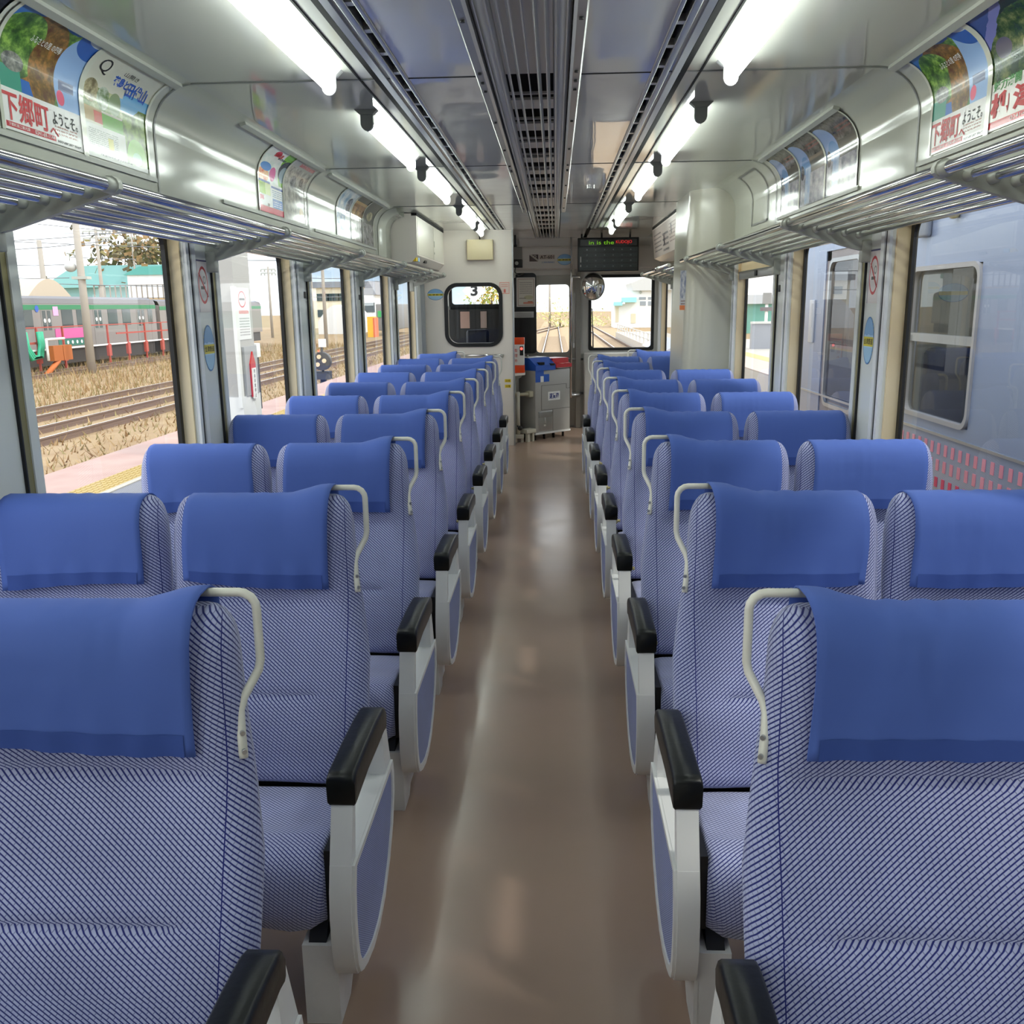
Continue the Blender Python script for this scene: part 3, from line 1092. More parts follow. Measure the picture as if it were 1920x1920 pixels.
for (a, b, c, e, nm) in ((0.545, 1.375, 1.02, 1.965, 0), (-1.28, -0.45, 1.60, 2.0, 0)):
    root = tag(thing('window_%d' % wi, None, None, ((a + b) / 2, YF, c)), kind='structure'); wi += 1
    g = MB(); ring_prism(g, rrect(a - .012, b + .012, c - .012, e + .012, .03, 5), rrect(a + .026, b - .026, c + .026, e - .026, .04, 5), 'y', YF - .012, YF + .03)
    obj('gasket', g, M_gasket, root)
    g = MB(); g.box(a, b, YF + .04, YF + .046, c, e); obj('pane', g, M_glass, root)
# panel over the front, with the signs
op = MB(); op.box(-0.36, WX, 12.12, 12.18, 2.06, CEIL); op.box(-0.38, WX, 12.18, YF, 2.05, 2.09)
op.tube([(-0.36, 12.1, 2.315), (1.3, 12.1, 2.315)], .012, 8)
obj('wall_overhead', op, pbr('front overhead panel', (214, 208, 202), 0.3), kind='structure')
# low panel under the right front window
lp = MB(); lp.rbox(0.47, WX - .002, 12.14, YF - .001, 0.0, 0.985, .02); 
obj('wall_apron', lp, pbr('low front panel', (214, 212, 206), 0.35), kind='structure')
# door post grey pillar
dp = MB(); dp.box(0.37, 0.43, 12.22, YF - .001, 0, 2.05)
obj('trim_%d' % ti, dp, M_steel, kind='structure'); ti += 1
# cab interior behind the partition: dark back panels
cb = MB(); cb.box(-1.40, -0.47, 12.0, 12.05, 0.0, 1.56); cb.box(-0.50, -0.46, 11.0, 12.05, 0.0, 1.56)
obj('wall_cab', cb, pbr('dark cab lining', (52, 50, 50), 0.5), kind='structure')

# ---- bulging column on the right
cl = MB()
poly = [(WX + .0, 7.16)] + [(1.40, 7.16)] + [(1.105 + .22 * (1 + math.cos(math.radians(a))) - .22, 7.42 - .26 * math.sin(math.radians(a))) for a in range(90, 181, 9)] 
poly = [(WX + .02, 7.16), (1.32, 7.16)] + [(1.32 - .245 * math.sin(math.radians(a)), 7.42 - .26 * math.cos(math.radians(a))) for a in range(8, 91, 8)] + [(1.075, 7.42), (1.075, 8.15), (WX + .02, 8.15)]
n = len(poly)
A = cl.add([(x - (0.0), y, 0) for x, y in poly]); B = cl.add([(x + .045, y, CEIL) for x, y in poly])
for i in range(n):
    cl.face((A + i, A + (i + 1) % n, B + (i + 1) % n, B + i), 0, None, True)
o = obj('wall_column', cl, pbr('cream moulded column', (196, 194, 180), 0.22, spec=0.5), kind='structure', sharp=50)
# ---------------------------------------------------------------- luggage racks
PIPES = [(1.075, 1.922, .0165), (1.135, 1.905, .0105), (1.195, 1.898, .0105), (1.255, 1.890, .0105), (1.315, 1.882, .0105), (1.375, 1.873, .0105)]


def rack(side, y0, y1, brs, label):
    root = thing('luggage_rack', label, 'luggage rack', (side * 1.2, y0, 1.87), 'luggage racks')
    for i, (x, z, r) in enumerate(PIPES):
        m = MB(); m.tube([(side * x, y0, z), (side * x, y1, z)], r, 14)
        obj('rack_pipe', m, M_chrome, root)
    for yb in brs:
        m = MB()
        prof = [(1.43, 1.845), (1.43, 1.80), (1.36, 1.815), (1.2, 1.862), (1.10, 1.893), (1.06, 1.905)] + [(1.075 + .026 * math.cos(math.radians(a)), 1.922 + .026 * math.sin(math.radians(a))) for a in (200, 170, 140, 110, 80, 50)] + [(1.12, 1.918), (1.2, 1.905), (1.38, 1.882), (1.43, 1.88)]
        m.prism([(side * x, z) for x, z in prof], 'y', yb - .012, yb + .012, 0, True)
        bo = obj('rack_bracket', m, M_greyp, root, sharp=40)
        fm = MB()
        for (x, z, r) in PIPES:
            fm.tube([(side * x, yb - .05, z), (side * x, yb - .035, z), (side * x, yb + .012, z)], [r + .0005, r + .004, r + .006], 12)
        fm.rbox(*(sorted((side * 1.39, side * 1.432))), yb - .02, yb + .02, 1.76, 1.85, .004)
        obj('ferrule', fm, M_greyp, bo)
    return root


rack(-1, -2.4, 9.9, [0.9 + 1.6 * i for i in range(6)] + [9.88], 'long steel pipe luggage rack above the left windows')
rack(1, -2.4, 7.40, [0.9 + 1.6 * i for i in range(4)] + [7.1], 'long steel pipe luggage rack above the right windows, ending at the wall column')
rack(1, 8.2, 10.7, [9.0, 10.65], 'short steel pipe luggage rack beyond the wall column')
# end loop on the left rack by the partition
m = MB(); m.tube([(-1.10, 9.9, 1.925), (-1.09, 10.2, 1.93), (-1.11, 10.35, 1.925), (-1.2, 10.40, 1.91), (-1.42, 10.40, 1.88)], .014, 10)
obj('rack_end_loop', m, M_chrome, [o for o in bpy.data.objects if o.name == 'luggage_rack'][0])

# ---------------------------------------------------------------- fluorescent lamps
M_tube = pbr('lit fluorescent tube', (255, 255, 250), 0.4, emit=LAMP_STRENGTH, ecol=(244, 255, 248))
M_hold = pbr('shaded grey lamp holder', (128, 130, 128), 0.45)  # near-end holders only: backlit shade put into a darker grey
TUBES = [(-1.7, -0.45), (0.25, 1.55), (2.2, 3.52), (4.2, 5.45), (5.87, 7.2), (8.1, 9.45), (9.75, 10.52)]
TORD = {2: 'nearest fluorescent tube lamp on the %s of the ceiling, running out of the picture', 3: 'second fluorescent tube lamp from the camera, %s row', 4: 'third fluorescent tube lamp from the camera, %s row',
        5: 'fourth fluorescent tube lamp from the camera, %s row', 6: 'farthest fluorescent tube lamp, %s row, over the front end', 0: 'tube lamp behind the camera, %s row, farther', 1: 'tube lamp behind the camera, %s row, nearer'}
for sd in (-1, 1):
    nm = 'left' if sd < 0 else 'right'
    for i, (a, b) in enumerate(TUBES):
        lx = sd * 0.715
        r = thing('fluorescent_lamp', TORD[i] % nm, 'lamp', (lx, a, 2.33), 'ceiling tube lamps')
        m = MB(); m.tube([(lx, a + .02, 2.375), (lx, b - .012, 2.375)], .0185, 16)
        obj('tube', m, M_tube, r)
        for yy, s in ((a, -1), (b, 1)):
            m = MB()
            st = [(lx - .026, 2.43), (lx - .026, 2.375)] + [(lx + .026 * math.cos(math.radians(q)), 2.375 + .028 * math.sin(math.radians(q))) for q in range(190, 351, 20)] + [(lx + .026, 2.375), (lx + .026, 2.43)]
            m.prism(st, 'y', yy - .012 if s < 0 else yy - .006, yy + .02 if s < 0 else yy + .004, 0, True)
            m.prism([(lx - .05, 2.43), (lx - .028, 2.41), (lx + .028, 2.41), (lx + .05, 2.43)], 'y', yy - .02, yy + .02)
            obj('lamp_holder', m, M_hold if s < 0 else M_seatframe, r)

# ---------------------------------------------------------------- ceiling fan grille down the middle, and the two air slots
M_grille = pbr('grey anodised grille', (176, 176, 174), 0.3, metal=0.5)
M_blade = pbr('grey grille blade', (206, 206, 204), 0.3, metal=0.2)
g = thing('ceiling_grille', 'long grey louvred air conditioning grille along the middle of the ceiling', 'grille', (0, -1, CEIL))
for sd in (-1, 1):
    m = MB()
    m.prism([(sd * .150, CEIL + .01), (sd * .150, CEIL - .014), (sd * .160, CEIL - .020), (sd * .186, CEIL - .020), (sd * .192, CEIL - .012), (sd * .192, CEIL + .002)], 'y', -1, 8.6, 0, False)
    fo = obj('flange', m, M_grille, g)
    m = MB()
    for y in [2.9 + 0.76 * i for i in range(8)] + [3.52, 3.8, 5.75, 5.98]:
        m.tube([(sd * .172, y, CEIL - .019), (sd * .172, y, CEIL - .026)], .007, 8)
    obj('screw', m, M_black, fo)
for i in range(9):
    x = -0.132 + 0.033 * i
    m = MB()
    tilt = 0.010 * (1 if i < 4 else (-1 if i > 4 else 0))
    m.prism([(x - .002, CEIL - .012), (x + .002, CEIL - .012), (x + .0025 - tilt, CEIL + .004), (x - .0025 - tilt, CEIL + .004)], 'y', -1, 11.9)
    obj('blade', m, M_blade, g)
m = MB()
for sd in (-1, 1):
    m.tube([(sd * .120, -1, CEIL + .026), (sd * .120, 11.9, CEIL + .026)], .029, 16)
obj('side_pipe', m, pbr('grey duct', (214, 214, 210), .35), g)
M_cover = pbr('light grey grille cover', (214, 212, 208), .35)
CVS = [(-.09, .09, -1, 3.72, .02)]
y = 3.95
while y < 8.0:
    CVS += [(-.09, .09, y + .22, y + .40, .02), (-.10, .10, y + .10, y + .112, .018)]
    y += 0.52
CVS += [(-.09, .09, 8.0, 8.45, .02)] + [(-.09, .09, 8.7 + .5 * q, 8.9 + .5 * q, .02) for q in range(5)]
for (xa, xb, ya, yb, zz) in CVS:
    m = MB(); m.box(xa, xb, ya, yb, CEIL + zz, CEIL + zz + .01)
    obj('cover_plate', m, M_cover, g)
for sd in (-1, 1):
    a = thing('air_vent', 'slotted air vent strip along the ceiling, %s of the middle grille' % ('left' if sd < 0 else 'right'), 'air vent', (sd * .476, -1, CEIL), 'ceiling air vent strips')
    for e0, e1 in ((.448, .464), (.488, .512)):
        m = MB(); m.rbox(min(sd * e0, sd * e1), max(sd * e0, sd * e1), -1, 10.6, CEIL - .006, CEIL + .046, .003)
        obj('rail', m, M_alu, a)
    m = MB()
    y = -0.9
    while y < 10.5:
        m = MB(); m.box(min(sd * .462, sd * .49), max(sd * .462, sd * .49), y, y + .035, CEIL - .002, CEIL + .02)
        obj('slot_bridge', m, M_grille, a)
        y += 0.262

# ---------------------------------------------------------------- posters on the coves
M_film = pbr('clear holder edge', (214, 216, 200), 0.12, spec=0.8)


def cove_sheet(mb, side, y0, y1, s0, s1, off, m=0, ny=1, ns=18):
    R = []
    for j in range(ns + 1):
        s = s0 + (s1 - s0) * j / ns
        R.append(mb.add([cove(side, y0 + (y1 - y0) * i / ny, s, off) for i in range(ny + 1)]))
    for j in range(ns):
        for i in range(ny):
            v0, v1 = j / ns, (j + 1) / ns
            u0, u1 = i / ny, (i + 1) / ny
            if side > 0:
                q = ((1 - u0, v0), (1 - u1, v0), (1 - u1, v1), (1 - u0, v1))
            else:
                q = ((u0, v0), (u1, v0), (u1, v1), (u0, v1))
            mb.face((R[j] + i, R[j] + i + 1, R[j + 1] + i + 1, R[j + 1] + i), m, q, True)


P_S0, P_S1 = 0.10, 0.475


def poster(side, y0, y1, mat, label, texts=(), film=True, s0=P_S0, s1=P_S1, group='paper posters above the luggage racks'):
    """texts: (string, u0, v0, u1, v1, material, bold)"""
    r = thing('poster', label, 'poster', cove(side, (y0 + y1) / 2, s0, .004), group)
    m = MB()
    cove_sheet(m, side, y0, y1, s0, s1, .004)
    cove_sheet(m, side, y0, y1, s0, s1, .0028)
    obj('print', m, mat, r, fixn=False)
    for T in texts:
        m = MB()
        st, u0, v0, u1, v1, mt, bold = T

        def fn(u, v):
            uu, vv = u0 + (u1 - u0) * u, v0 + (v1 - v0) * v
            y = y0 + (y1 - y0) * (uu if side < 0 else 1 - uu)
            return cove(side, y, s0 + (s1 - s0) * vv, .0052)
        put_text(m, st, fn, 0, bold)
        obj('lettering', m, mt, r, fixn=False)
    if film:
        for ya in (y0, y1):
            m = MB()
            cove_sheet(m, side, ya - .008, ya + .008, s0 - .005, s1, .007)
            obj('sleeve_edge', m, M_film, r, fixn=False)
    return r


GREEN = ('n', (40, 78, 26), (150, 190, 84), 9, (84, 128, 44))
RUST = ('n', (96, 54, 22), (176, 120, 52), 10, (120, 92, 36))
shimo = layered('poster shimo', GREEN, [
    ('half', (-0.2, 1.0, 0.80, 0.12, 6), (52, 112, 190)),
    ('ell', (0.40, 0.62, 0.34, 0.34), RUST),
    ('ell', (0.22, 0.66, 0.24, 0.26), GREEN),
    ('rect', (0.0, 0.30, 0.26, 0.46), (56, 150, 128)),
    ('rect', (0.26, 0.28, 0.46, 0.40), (36, 104, 190)),
    ('ell', (0.18, 0.50, 0.12, 0.07), ('n', (60, 64, 66), (150, 150, 140), 14)),
    ('ell', (0.52, 0.50, 0.17, 0.30), RUST),
    ('ell', (1.02, 0.55, 0.36, 0.56), (150, 182, 226)),
    ('ell', (0.95, 0.95, 0.22, 0.20), (46, 96, 180)),
    ('ell', (0.95, 0.98, 0.14, 0.08), (196, 208, 220)),
    ('rect', (0.72, 0.44, 0.92, 0.52), (84, 98, 140)),
    ('ell', (0.74, 0.38, 0.05, 0.06), (232, 96, 128)),
    ('rect', (0.0, 0.0, 1.0, 0.30), (236, 234, 232)),
    ('rect', (0.04, 0.02, 0.62, 0.06), (192, 34, 48)),
    ('lines', (0.64, 0.02, 0.96, 0.05, 1, .6), (90, 90, 90)),
    ('lines', (0.62, 0.08, 0.92, 0.16, 3, .5), (160, 120, 110)),
], rough=0.3, coat=0.12, spec=0.3)
ST = [('下郷町', 0.02, 0.07, 0.55, 0.28, M_red, .02), ('へ', 0.55, 0.06, 0.66, 0.12, M_red, .02), ('ようこそ。', 0.60, 0.15, 0.93, 0.25, M_ink, .015),
      ('下郷町商工観光課', 0.06, 0.028, 0.30, 0.054, M_whitep, 0), ('0241-69-1144', 0.36, 0.026, 0.60, 0.056, M_whitep, 0), ('ふるさとの里 の四季', 0.30, 0.70, 0.66, 0.76, M_whitep, .01)]
tash = layered('poster tashiro', (206, 204, 188), [
    ('half', (0.35, 1.0, 0.98, 0.05, 8), (208, 206, 190)),
    ('rect', (0.0, 0.42, 1.0, 0.66), ('n', (90, 120, 60), (190, 196, 150), 8, (130, 150, 90))),
    ('rect', (0.52, 0.50, 1.0, 0.62), (120, 178, 220)),
    ('half', (0.9, -1.6, -0.12, 0.2, 5), ('n', (70, 96, 44), (150, 180, 96), 7)),
    ('rect', (0.0, 0.60, 1.0, 1.0), (210, 208, 192)),
    ('rect', (0.58, 0.56, 1.0, 0.66), (112, 176, 222)),
    ('ell', (0.12, 0.56, 0.10, 0.10), ('n', (110, 100, 70), (200, 190, 150), 12)), ('ell', (0.30, 0.53, 0.09, 0.10), ('n', (90, 120, 60), (196, 206, 190), 12)),
    ('ell', (0.48, 0.52, 0.09, 0.10), (128, 150, 110)),
    ('rect', (0.0, 0.30, 0.28, 0.42), (186, 164, 120)), ('rect', (0.16, 0.30, 0.28, 0.40), (196, 92, 80)),
    ('rect', (0.28, 0.26, 0.60, 0.40), (98, 164, 56)),
    ('rect', (0.0, 0.0, 0.62, 0.28), (212, 214, 210)), ('lines', (0.06, 0.10, 0.5, 0.25, 9, .5), (150, 156, 150)),
    ('rect', (0.34, 0.10, 0.42, 0.20), (206, 200, 96)),
    ('ell', (0.80, 0.12, 0.16, 0.16), (128, 190, 70)), ('ell', (0.80, 0.10, 0.08, 0.06), (150, 206, 170)),
    ('rect', (0.0, 0.0, 1.0, 0.04), (210, 212, 206)), ('lines', (0.2, 0.03, 0.7, 0.06, 1, .5), (120, 120, 120)),
], rough=0.18, coat=0.12, spec=0.3)
TT = [('花鳥と', 0.36, 0.68, 0.58, 0.78, M_blue, .05), ('田代山', 0.58, 0.63, 0.90, 0.78, M_blue, .03), ('山開き', 0.44, 0.80, 0.66, 0.85, M_ink, 0), ('Q', 0.10, 0.72, 0.24, 0.88, M_ink, 0)]
black = layered('poster night', (18, 20, 22), [('half', (0, -1.0, -0.5, 0.2, 6), GREEN), ('rect', (0, 0, 1, .3), (236, 234, 232)), ('rect', (0.0, 0.02, 0.7, 0.06), (192, 34, 48))], rough=0.2, coat=0.12, spec=0.3)
yanai = layered('poster yanaizu', ('n', (24, 60, 44), (120, 130, 80), 8, (58, 84, 46)), [
    ('half', (0.0, 1.0, 0.86, 0.2, 5), (28, 50, 46)), ('half', (-0.7, 1.0, 0.62, 0.1, 6), (122, 126, 190)), ('half', (-0.7, 1.0, 0.72, 0.1, 6), (60, 84, 150)),
    ('ell', (0.18, 0.60, 0.10, 0.08), (96, 92, 110)), ('ell', (0.52, 0.55, 0.12, 0.07), (190, 170, 140)), ('ell', (0.75, 0.72, 0.2, 0.1), ('n', (150, 70, 40), (210, 140, 90), 12)),
    ('rect', (0, 0, 1, .36), (238, 234, 230)), ('ell', (0.60, 0.37, 0.12, 0.10), (184, 40, 34)), ('ell', (0.60, 0.36, 0.06, 0.05), (232, 210, 110)),
    ('rect', (0, 0.02, 0.8, 0.07), (198, 36, 44))], rough=0.25, coat=0.12, spec=0.3)
YT = [('柳津町', 0.02, 0.09, 0.90, 0.28, M_red, .035), ('魅力満開', 0.04, 0.29, 0.40, 0.37, pbr('green print', (70, 150, 70), .4), .02), ('0241-42-2114', 0.3, 0.03, 0.7, 0.06, M_whitep, 0)]
colr = layered('poster colourful', (226, 228, 224), [
    ('rect', (0.0, 0.42, 0.7, 0.80), ('n', (206, 222, 214), (240, 240, 236), 6)), ('ell', (0.2, 0.50, 0.22, 0.10), ('n', (220, 90, 60), (240, 200, 150), 9)),
    ('ell', (0.55, 0.55, 0.12, 0.10), (216, 96, 160)), ('ell', (0.25, 0.62, 0.2, 0.06), (70, 140, 210)), ('half', (1.0, 0.35, 0.98, 0.2, 4), (130, 190, 60)),
    ('ell', (0.95, 0.66, 0.22, 0.16), (54, 70, 84)), ('ell', (0.95, 0.60, 0.14, 0.12), (150, 170, 180)),
    ('rect', (0.0, 0.0, 1.0, 0.42), (224, 228, 226)), ('rect', (0.02, 0.40, 0.48, 0.43), (60, 90, 160)), ('rect', (0.52, 0.36, 1.0, 0.39), (60, 90, 160)),
    ('rect', (0.04, 0.24, 0.28, 0.40), (150, 190, 50)), ('rect', (0.28, 0.24, 0.48, 0.40), (206, 220, 150)), ('lines', (0.55, 0.24, 0.98, 0.35, 4, .5), (90, 120, 160)),
    ('rect', (0.55, 0.09, 0.96, 0.22), (36, 108, 190)), ('lines', (0.58, 0.11, 0.92, 0.20, 3, .45), (220, 230, 245)), ('rect', (0.06, 0.16, 0.2, 0.22), (196, 60, 110)), ('rect', (0.34, 0.09, 0.42, 0.13), (110, 90, 80)),
    ('rect', (0.0, 0.0, 1.0, 0.085), (206, 36, 72)), ('ell', (0.4, 0.86, 0.10, 0.05), (220, 70, 90)), ('lines', (0.5, 0.78, 0.8, 0.84, 1, .6), (70, 80, 90))], rough=0.25, coat=0.12, spec=0.3)
sketch = layered('poster sketch', ('n', (150, 150, 146), (210, 208, 200), 9, (186, 182, 172)), [('rect', (0, .8, 1, 1), (190, 188, 182)), ('lines', (0.3, 0.84, 0.95, 0.93, 1, .7), (206, 120, 120)),
                  ('ell', (0.75, 0.62, 0.08, 0.07), ('n', (80, 76, 76), (180, 176, 170), 14)), ('ell', (0.4, 0.58, 0.12, 0.1), ('n', (110, 110, 112), (190, 190, 186), 12)), ('ell', (0.8, .14, .1, .09), (206, 180, 140))], rough=0.12, coat=0.12, spec=0.3)
pale = layered('poster pale blue', ('n', (150, 176, 200), (226, 228, 226), 5, (196, 206, 214)), [('rect', (0.0, 0.22, 0.6, 0.42), ('n', (60, 100, 160), (190, 206, 220), 7)), ('ell', (0.75, 0.62, 0.16, 0.16), ('n', (70, 76, 90), (150, 156, 166), 9))], rough=0.12, coat=0.12, spec=0.3)
rust = layered('poster brown', (70, 72, 66), [('rect', (0, .46, 1, .74), ('n', (130, 92, 60), (170, 128, 88), 6)), ('rect', (0, .74, 1, .80), (190, 150, 96)), ('rect', (0, 0, 1, .46), ('n', (96, 92, 90), (206, 202, 200), 5))], rough=0.12, coat=0.12, spec=0.3)
dark = layered('poster dark', (66, 70, 66), [('ell', (.55, .6, .24, .10), ('n', (120, 118, 90), (176, 168, 130), 8)), ('rect', (0, 0, 1, .44), ('n', (90, 88, 88), (190, 186, 186), 5))], rough=0.12, coat=0.12, spec=0.3)
snow = layered('poster snow', (100, 98, 92), [('ell', (0.62, 0.78, 0.5, 0.16), ('n', (80, 78, 74), (128, 124, 116), 9)), ('ell', (0.10, 0.56, 0.32, 0.34), (146, 166, 204)), ('ell', (0.26, 0.46, 0.18, 0.2), (112, 146, 190)),
                ('rect', (0, 0, 1, .42), ('n', (120, 122, 132), (206, 204, 206), 5, (166, 164, 172))), ('rect', (.22, .02, .42, .50), ('n', (150, 172, 206), (206, 212, 224), 4)), ('ell', (.10, .46, .07, .10), (72, 70, 78)), ('lines', (.55, .72, .95, .82, 2, .5), (150, 110, 100))], rough=0.1, coat=0.12, spec=0.3)
poster(-1, 2.16, 2.61, black, 'dark poster cut by the top left corner of the picture', [('いざ会津へ', 0.55, 0.80, 0.95, 0.86, M_whitep, .01)])
poster(-1, 2.635, 3.085, shimo, 'forest and blue sky poster with red brush lettering, above the left rack', ST)
poster(-1, 3.10, 3.575, tash, 'pale poster with blue mountain lettering and green meadow in a clear sleeve, left side', TT)
poster(-1, 4.89, 5.33, colr, 'colourful leaflet poster with a pink red bottom band, left side', [('夏の会津', 0.30, 0.80, 0.6, 0.88, M_red, .03)])
poster(-1, 5.34, 5.79, sketch, 'greyish sketch poster behind shiny film, beside the colourful leaflet poster')
poster(-1, 6.62, 7.08, pale, 'pale blue poster behind shiny film, farther along the left side')
poster(-1, 7.09, 7.50, rust, 'brown topped poster behind shiny film, left side')
poster(-1, 7.51, 7.95, dark, 'dark poster at the far end of the left poster row')
poster(1, 2.60, 3.075, yanai, 'dark green temple poster with large red lettering, cut by the top right corner', YT)
poster(1, 3.09, 3.525, shimo, 'forest and blue sky poster with red brush lettering, above the right rack', ST)
for i, (a, b, t) in enumerate(((4.335, 4.825, 'nearest'), (4.835, 5.31, 'middle'), (5.32, 5.745, 'farthest'))):
    poster(1, a, b, snow, '%s of the three grey blue snow posters on the right' % t)
bl = thing('empty_frame', 'empty pale poster frame next to the three snow posters', 'frame', cove(1, 6.3, .1))
m = MB()
for (a, b, c, d) in ((6.08, 6.10, .10, .46), (6.54, 6.56, .10, .46), (6.08, 6.56, .10, .115), (6.08, 6.56, .445, .46)):
    cove_sheet(m, 1, a, b, c, d, .004)
obj('frame', m, M_seam, bl, fixn=False)

# poster rails along bottom and top of each panel
def cove_rail(side, y0, y1):
    global ti
    m = MB()
    for s, h, o in ((0.085, 0.016, 0.009), (0.475, 0.030, 0.014)):
        R = [m.add([cove(side, y, s - h / 2, 0), cove(side, y, s - h / 2, o), cove(side, y, s + h / 2, o), cove(side, y, s + h / 2, 0)]) for y in (y0, y1)]
        for i in range(3):
            m.face((R[0] + i, R[0] + i + 1, R[1] + i + 1, R[1] + i))
        for q in R: m.face((q, q + 1, q + 2, q + 3))
    r = obj('trim_%d' % ti, m, M_alu if False else M_greyp, kind='structure'); ti += 1


for a, b in ((1.5, 3.63), (4.35, 5.83), (6.0, 8.05)):
    cove_rail(-1, a, b)
for a, b in ((1.5, 3.63), (4.30, 5.80)):
    cove_rail(1, a, b)


# ---------------------------------------------------------------- stickers on pillars and panels
def plate(name, label, cat, c, du, dv, w, h, mats, texts=(), t=0.0012, ell=False, extra=(), group=None, layer_mat=None):
    """thin sticker or sign: centre c, unit vectors du (right), dv (up)"""
    du, dv = Vector(du), Vector(dv)
    nn = du.cross(dv)
    c = Vector(c)
    r = thing(name, label, cat, tuple(c - dv * h / 2), group)
    m = MB()

    def P(u, v, o=0.0):
        return tuple(c + du * (u * w / 2) + dv * (v * h / 2) + nn * o)
    if ell:
        pts = [(math.cos(2 * PI * i / 32), math.sin(2 * PI * i / 32)) for i in range(32)]
    else:
        pts = [(-1, -1), (1, -1), (1, 1), (-1, 1)]
    n = len(pts)
    A = m.add([P(u, v, t) for u, v in pts]); B = m.add([P(u, v, 0) for u, v in pts])
    m.face([A + i for i in range(n)], 0, [((u + 1) / 2, (v + 1) / 2) for u, v in pts])
    for i in range(n): m.face((A + i, B + i, B + (i + 1) % n, A + (i + 1) % n), 0)
    obj('print', m, layer_mat or mats[0], r, fixn=False)
    for (st, u0, v0, u1, v1, mt, bold) in texts:
        mm = MB(); put_text(mm, st, lambda u, v: P(2 * (u0 + (u1 - u0) * u) - 1, 2 * (v0 + (v1 - v0) * v) - 1, t + .0006), 0, bold)
        obj('lettering', mm, mt, r, fixn=False)
    return r


nosmoke = layered('no smoking sign', (222, 214, 214), [('rect', (0.0, .97, 1, 1), (60, 60, 110)), ('rect', (0, 0, .04, 1), (90, 80, 120)),
                  ('rect', (.28, .44, .66, .50), (60, 58, 60)), ('ell', (.62, .62, .12, .08, .4), (120, 120, 120)), ('ell', (.5, .52, .42, .36, .72), (200, 44, 56)), ], rough=.3)
oval = layered('oval local line sticker', (184, 216, 242), [('ell', (.5, .5, .5, .5, .86), (70, 130, 190)), ('rect', (0, .0, 1, .36), (160, 200, 228)), ('half', (0, 1, .62, .1, 5), (128, 176, 220)), ('ell', (.5, .5, .5, .5, .88), (60, 120, 186)), ('rect', (0.02, .38, .98, .58), (226, 210, 60))], rough=.35)
for sd in (-1, 1):
    du = (0, 1, 0) if sd < 0 else (0, -1, 0)
    xx = sd * (WX - .001)
    r = plate('no_smoking_sign', 'no smoking sign on the pillar after the %s window' % ('first left' if sd < 0 else 'first right'), 'sign', (xx, 4.025, 1.70), du, (0, 0, 1), .13, .22, None, layer_mat=nosmoke, group='no smoking signs')
    mm = MB()
    a = Vector((xx - sd * .002, 4.025, 1.70))
    d0, d1 = Vector(du) * -.045 + Vector((0, 0, .055)), Vector(du) * .045 + Vector((0, 0, -.045))
    p = [a + d0 + Vector(du) * .006, a + d1 + Vector(du) * .006, a + d1 - Vector(du) * .006, a + d0 - Vector(du) * .006]
    mm.quad(*[tuple(q) for q in p]); obj('slash', mm, M_red, r, fixn=False)
    plate('oval_sticker', 'oval railway sticker in blue and yellow on the pillar after the %s window' % ('first left' if sd < 0 else 'first right'), 'sticker', (xx, 4.035, 1.435), du, (0, 0, 1), .125, .20, None, [('会津鉄道', .06, .42, .94, .55, M_ink, .01)], ell=True, layer_mat=oval, group='oval railway stickers')
# notice on the second left window pane with a no smoking mark
notice = layered('paper notice', (226, 226, 224), [('lines', (.08, .08, .92, .45, 7, .45), (150, 150, 150)), ('lines', (.1, .5, .9, .58, 1, .8), (214, 120, 120)), ('ell', (.42, .78, .3, .16, .70), (206, 60, 70)), ('rect', (.2, .76, .64, .80), (70, 70, 70))], rough=.4)
for (y, st) in ((7.28, 2), (5.68, 1)):
    m = MB(); m.rbox(-WX - .002, -WX + .004, y - .02, y + .02, 1.66, 1.70, .002)
    tag(obj('coat_hook', m, M_black), 'small black hook on the pillar after the %s left window' % ('third' if st == 2 else 'second'), 'hook', 'coat hooks')
m = MB(); m.rbox(WX - .004, WX + .002, 5.66, 5.70, 1.66, 1.70, .002)
tag(obj('coat_hook', m, M_black), 'small black hook on the pillar after the second right window', 'hook', 'coat hooks')
plate('oval_sticker', 'oval railway sticker in blue and yellow on the white partition', 'sticker', (-1.262, YP - .001, 1.735), (1, 0, 0), (0, 0, 1), .185, .125, None, [('会津鉄道', .06, .40, .94, .56, M_ink, .01)], ell=True, layer_mat=oval, group='oval railway stickers')
plate('notice_sticker', 'small red outlined sticker right of the partition window', 'sticker', (-0.475, YP - .001, 1.797), (1, 0, 0), (0, 0, 1), .11, .13, None, layer_mat=layered('red outline sticker', (226, 150, 136), [('rect', (.05, .05, .95, .95), (222, 206, 198)), ('rect', (.42, .1, .62, .4), (214, 110, 96)), ('lines', (.15, .6, .85, .9, 2, .5), (216, 150, 140))]))
for z, t in ((.755, 'upper'), (.692, 'lower')):
    plate('yellow_label', '%s of two small yellow labels at the partition edge' % t, 'label', (-0.452, YP - .001, z), (1, 0, 0), (0, 0, 1), .07, .035, [M_yellow], [('注意', .1, .15, .9, .85, M_ink, 0)])

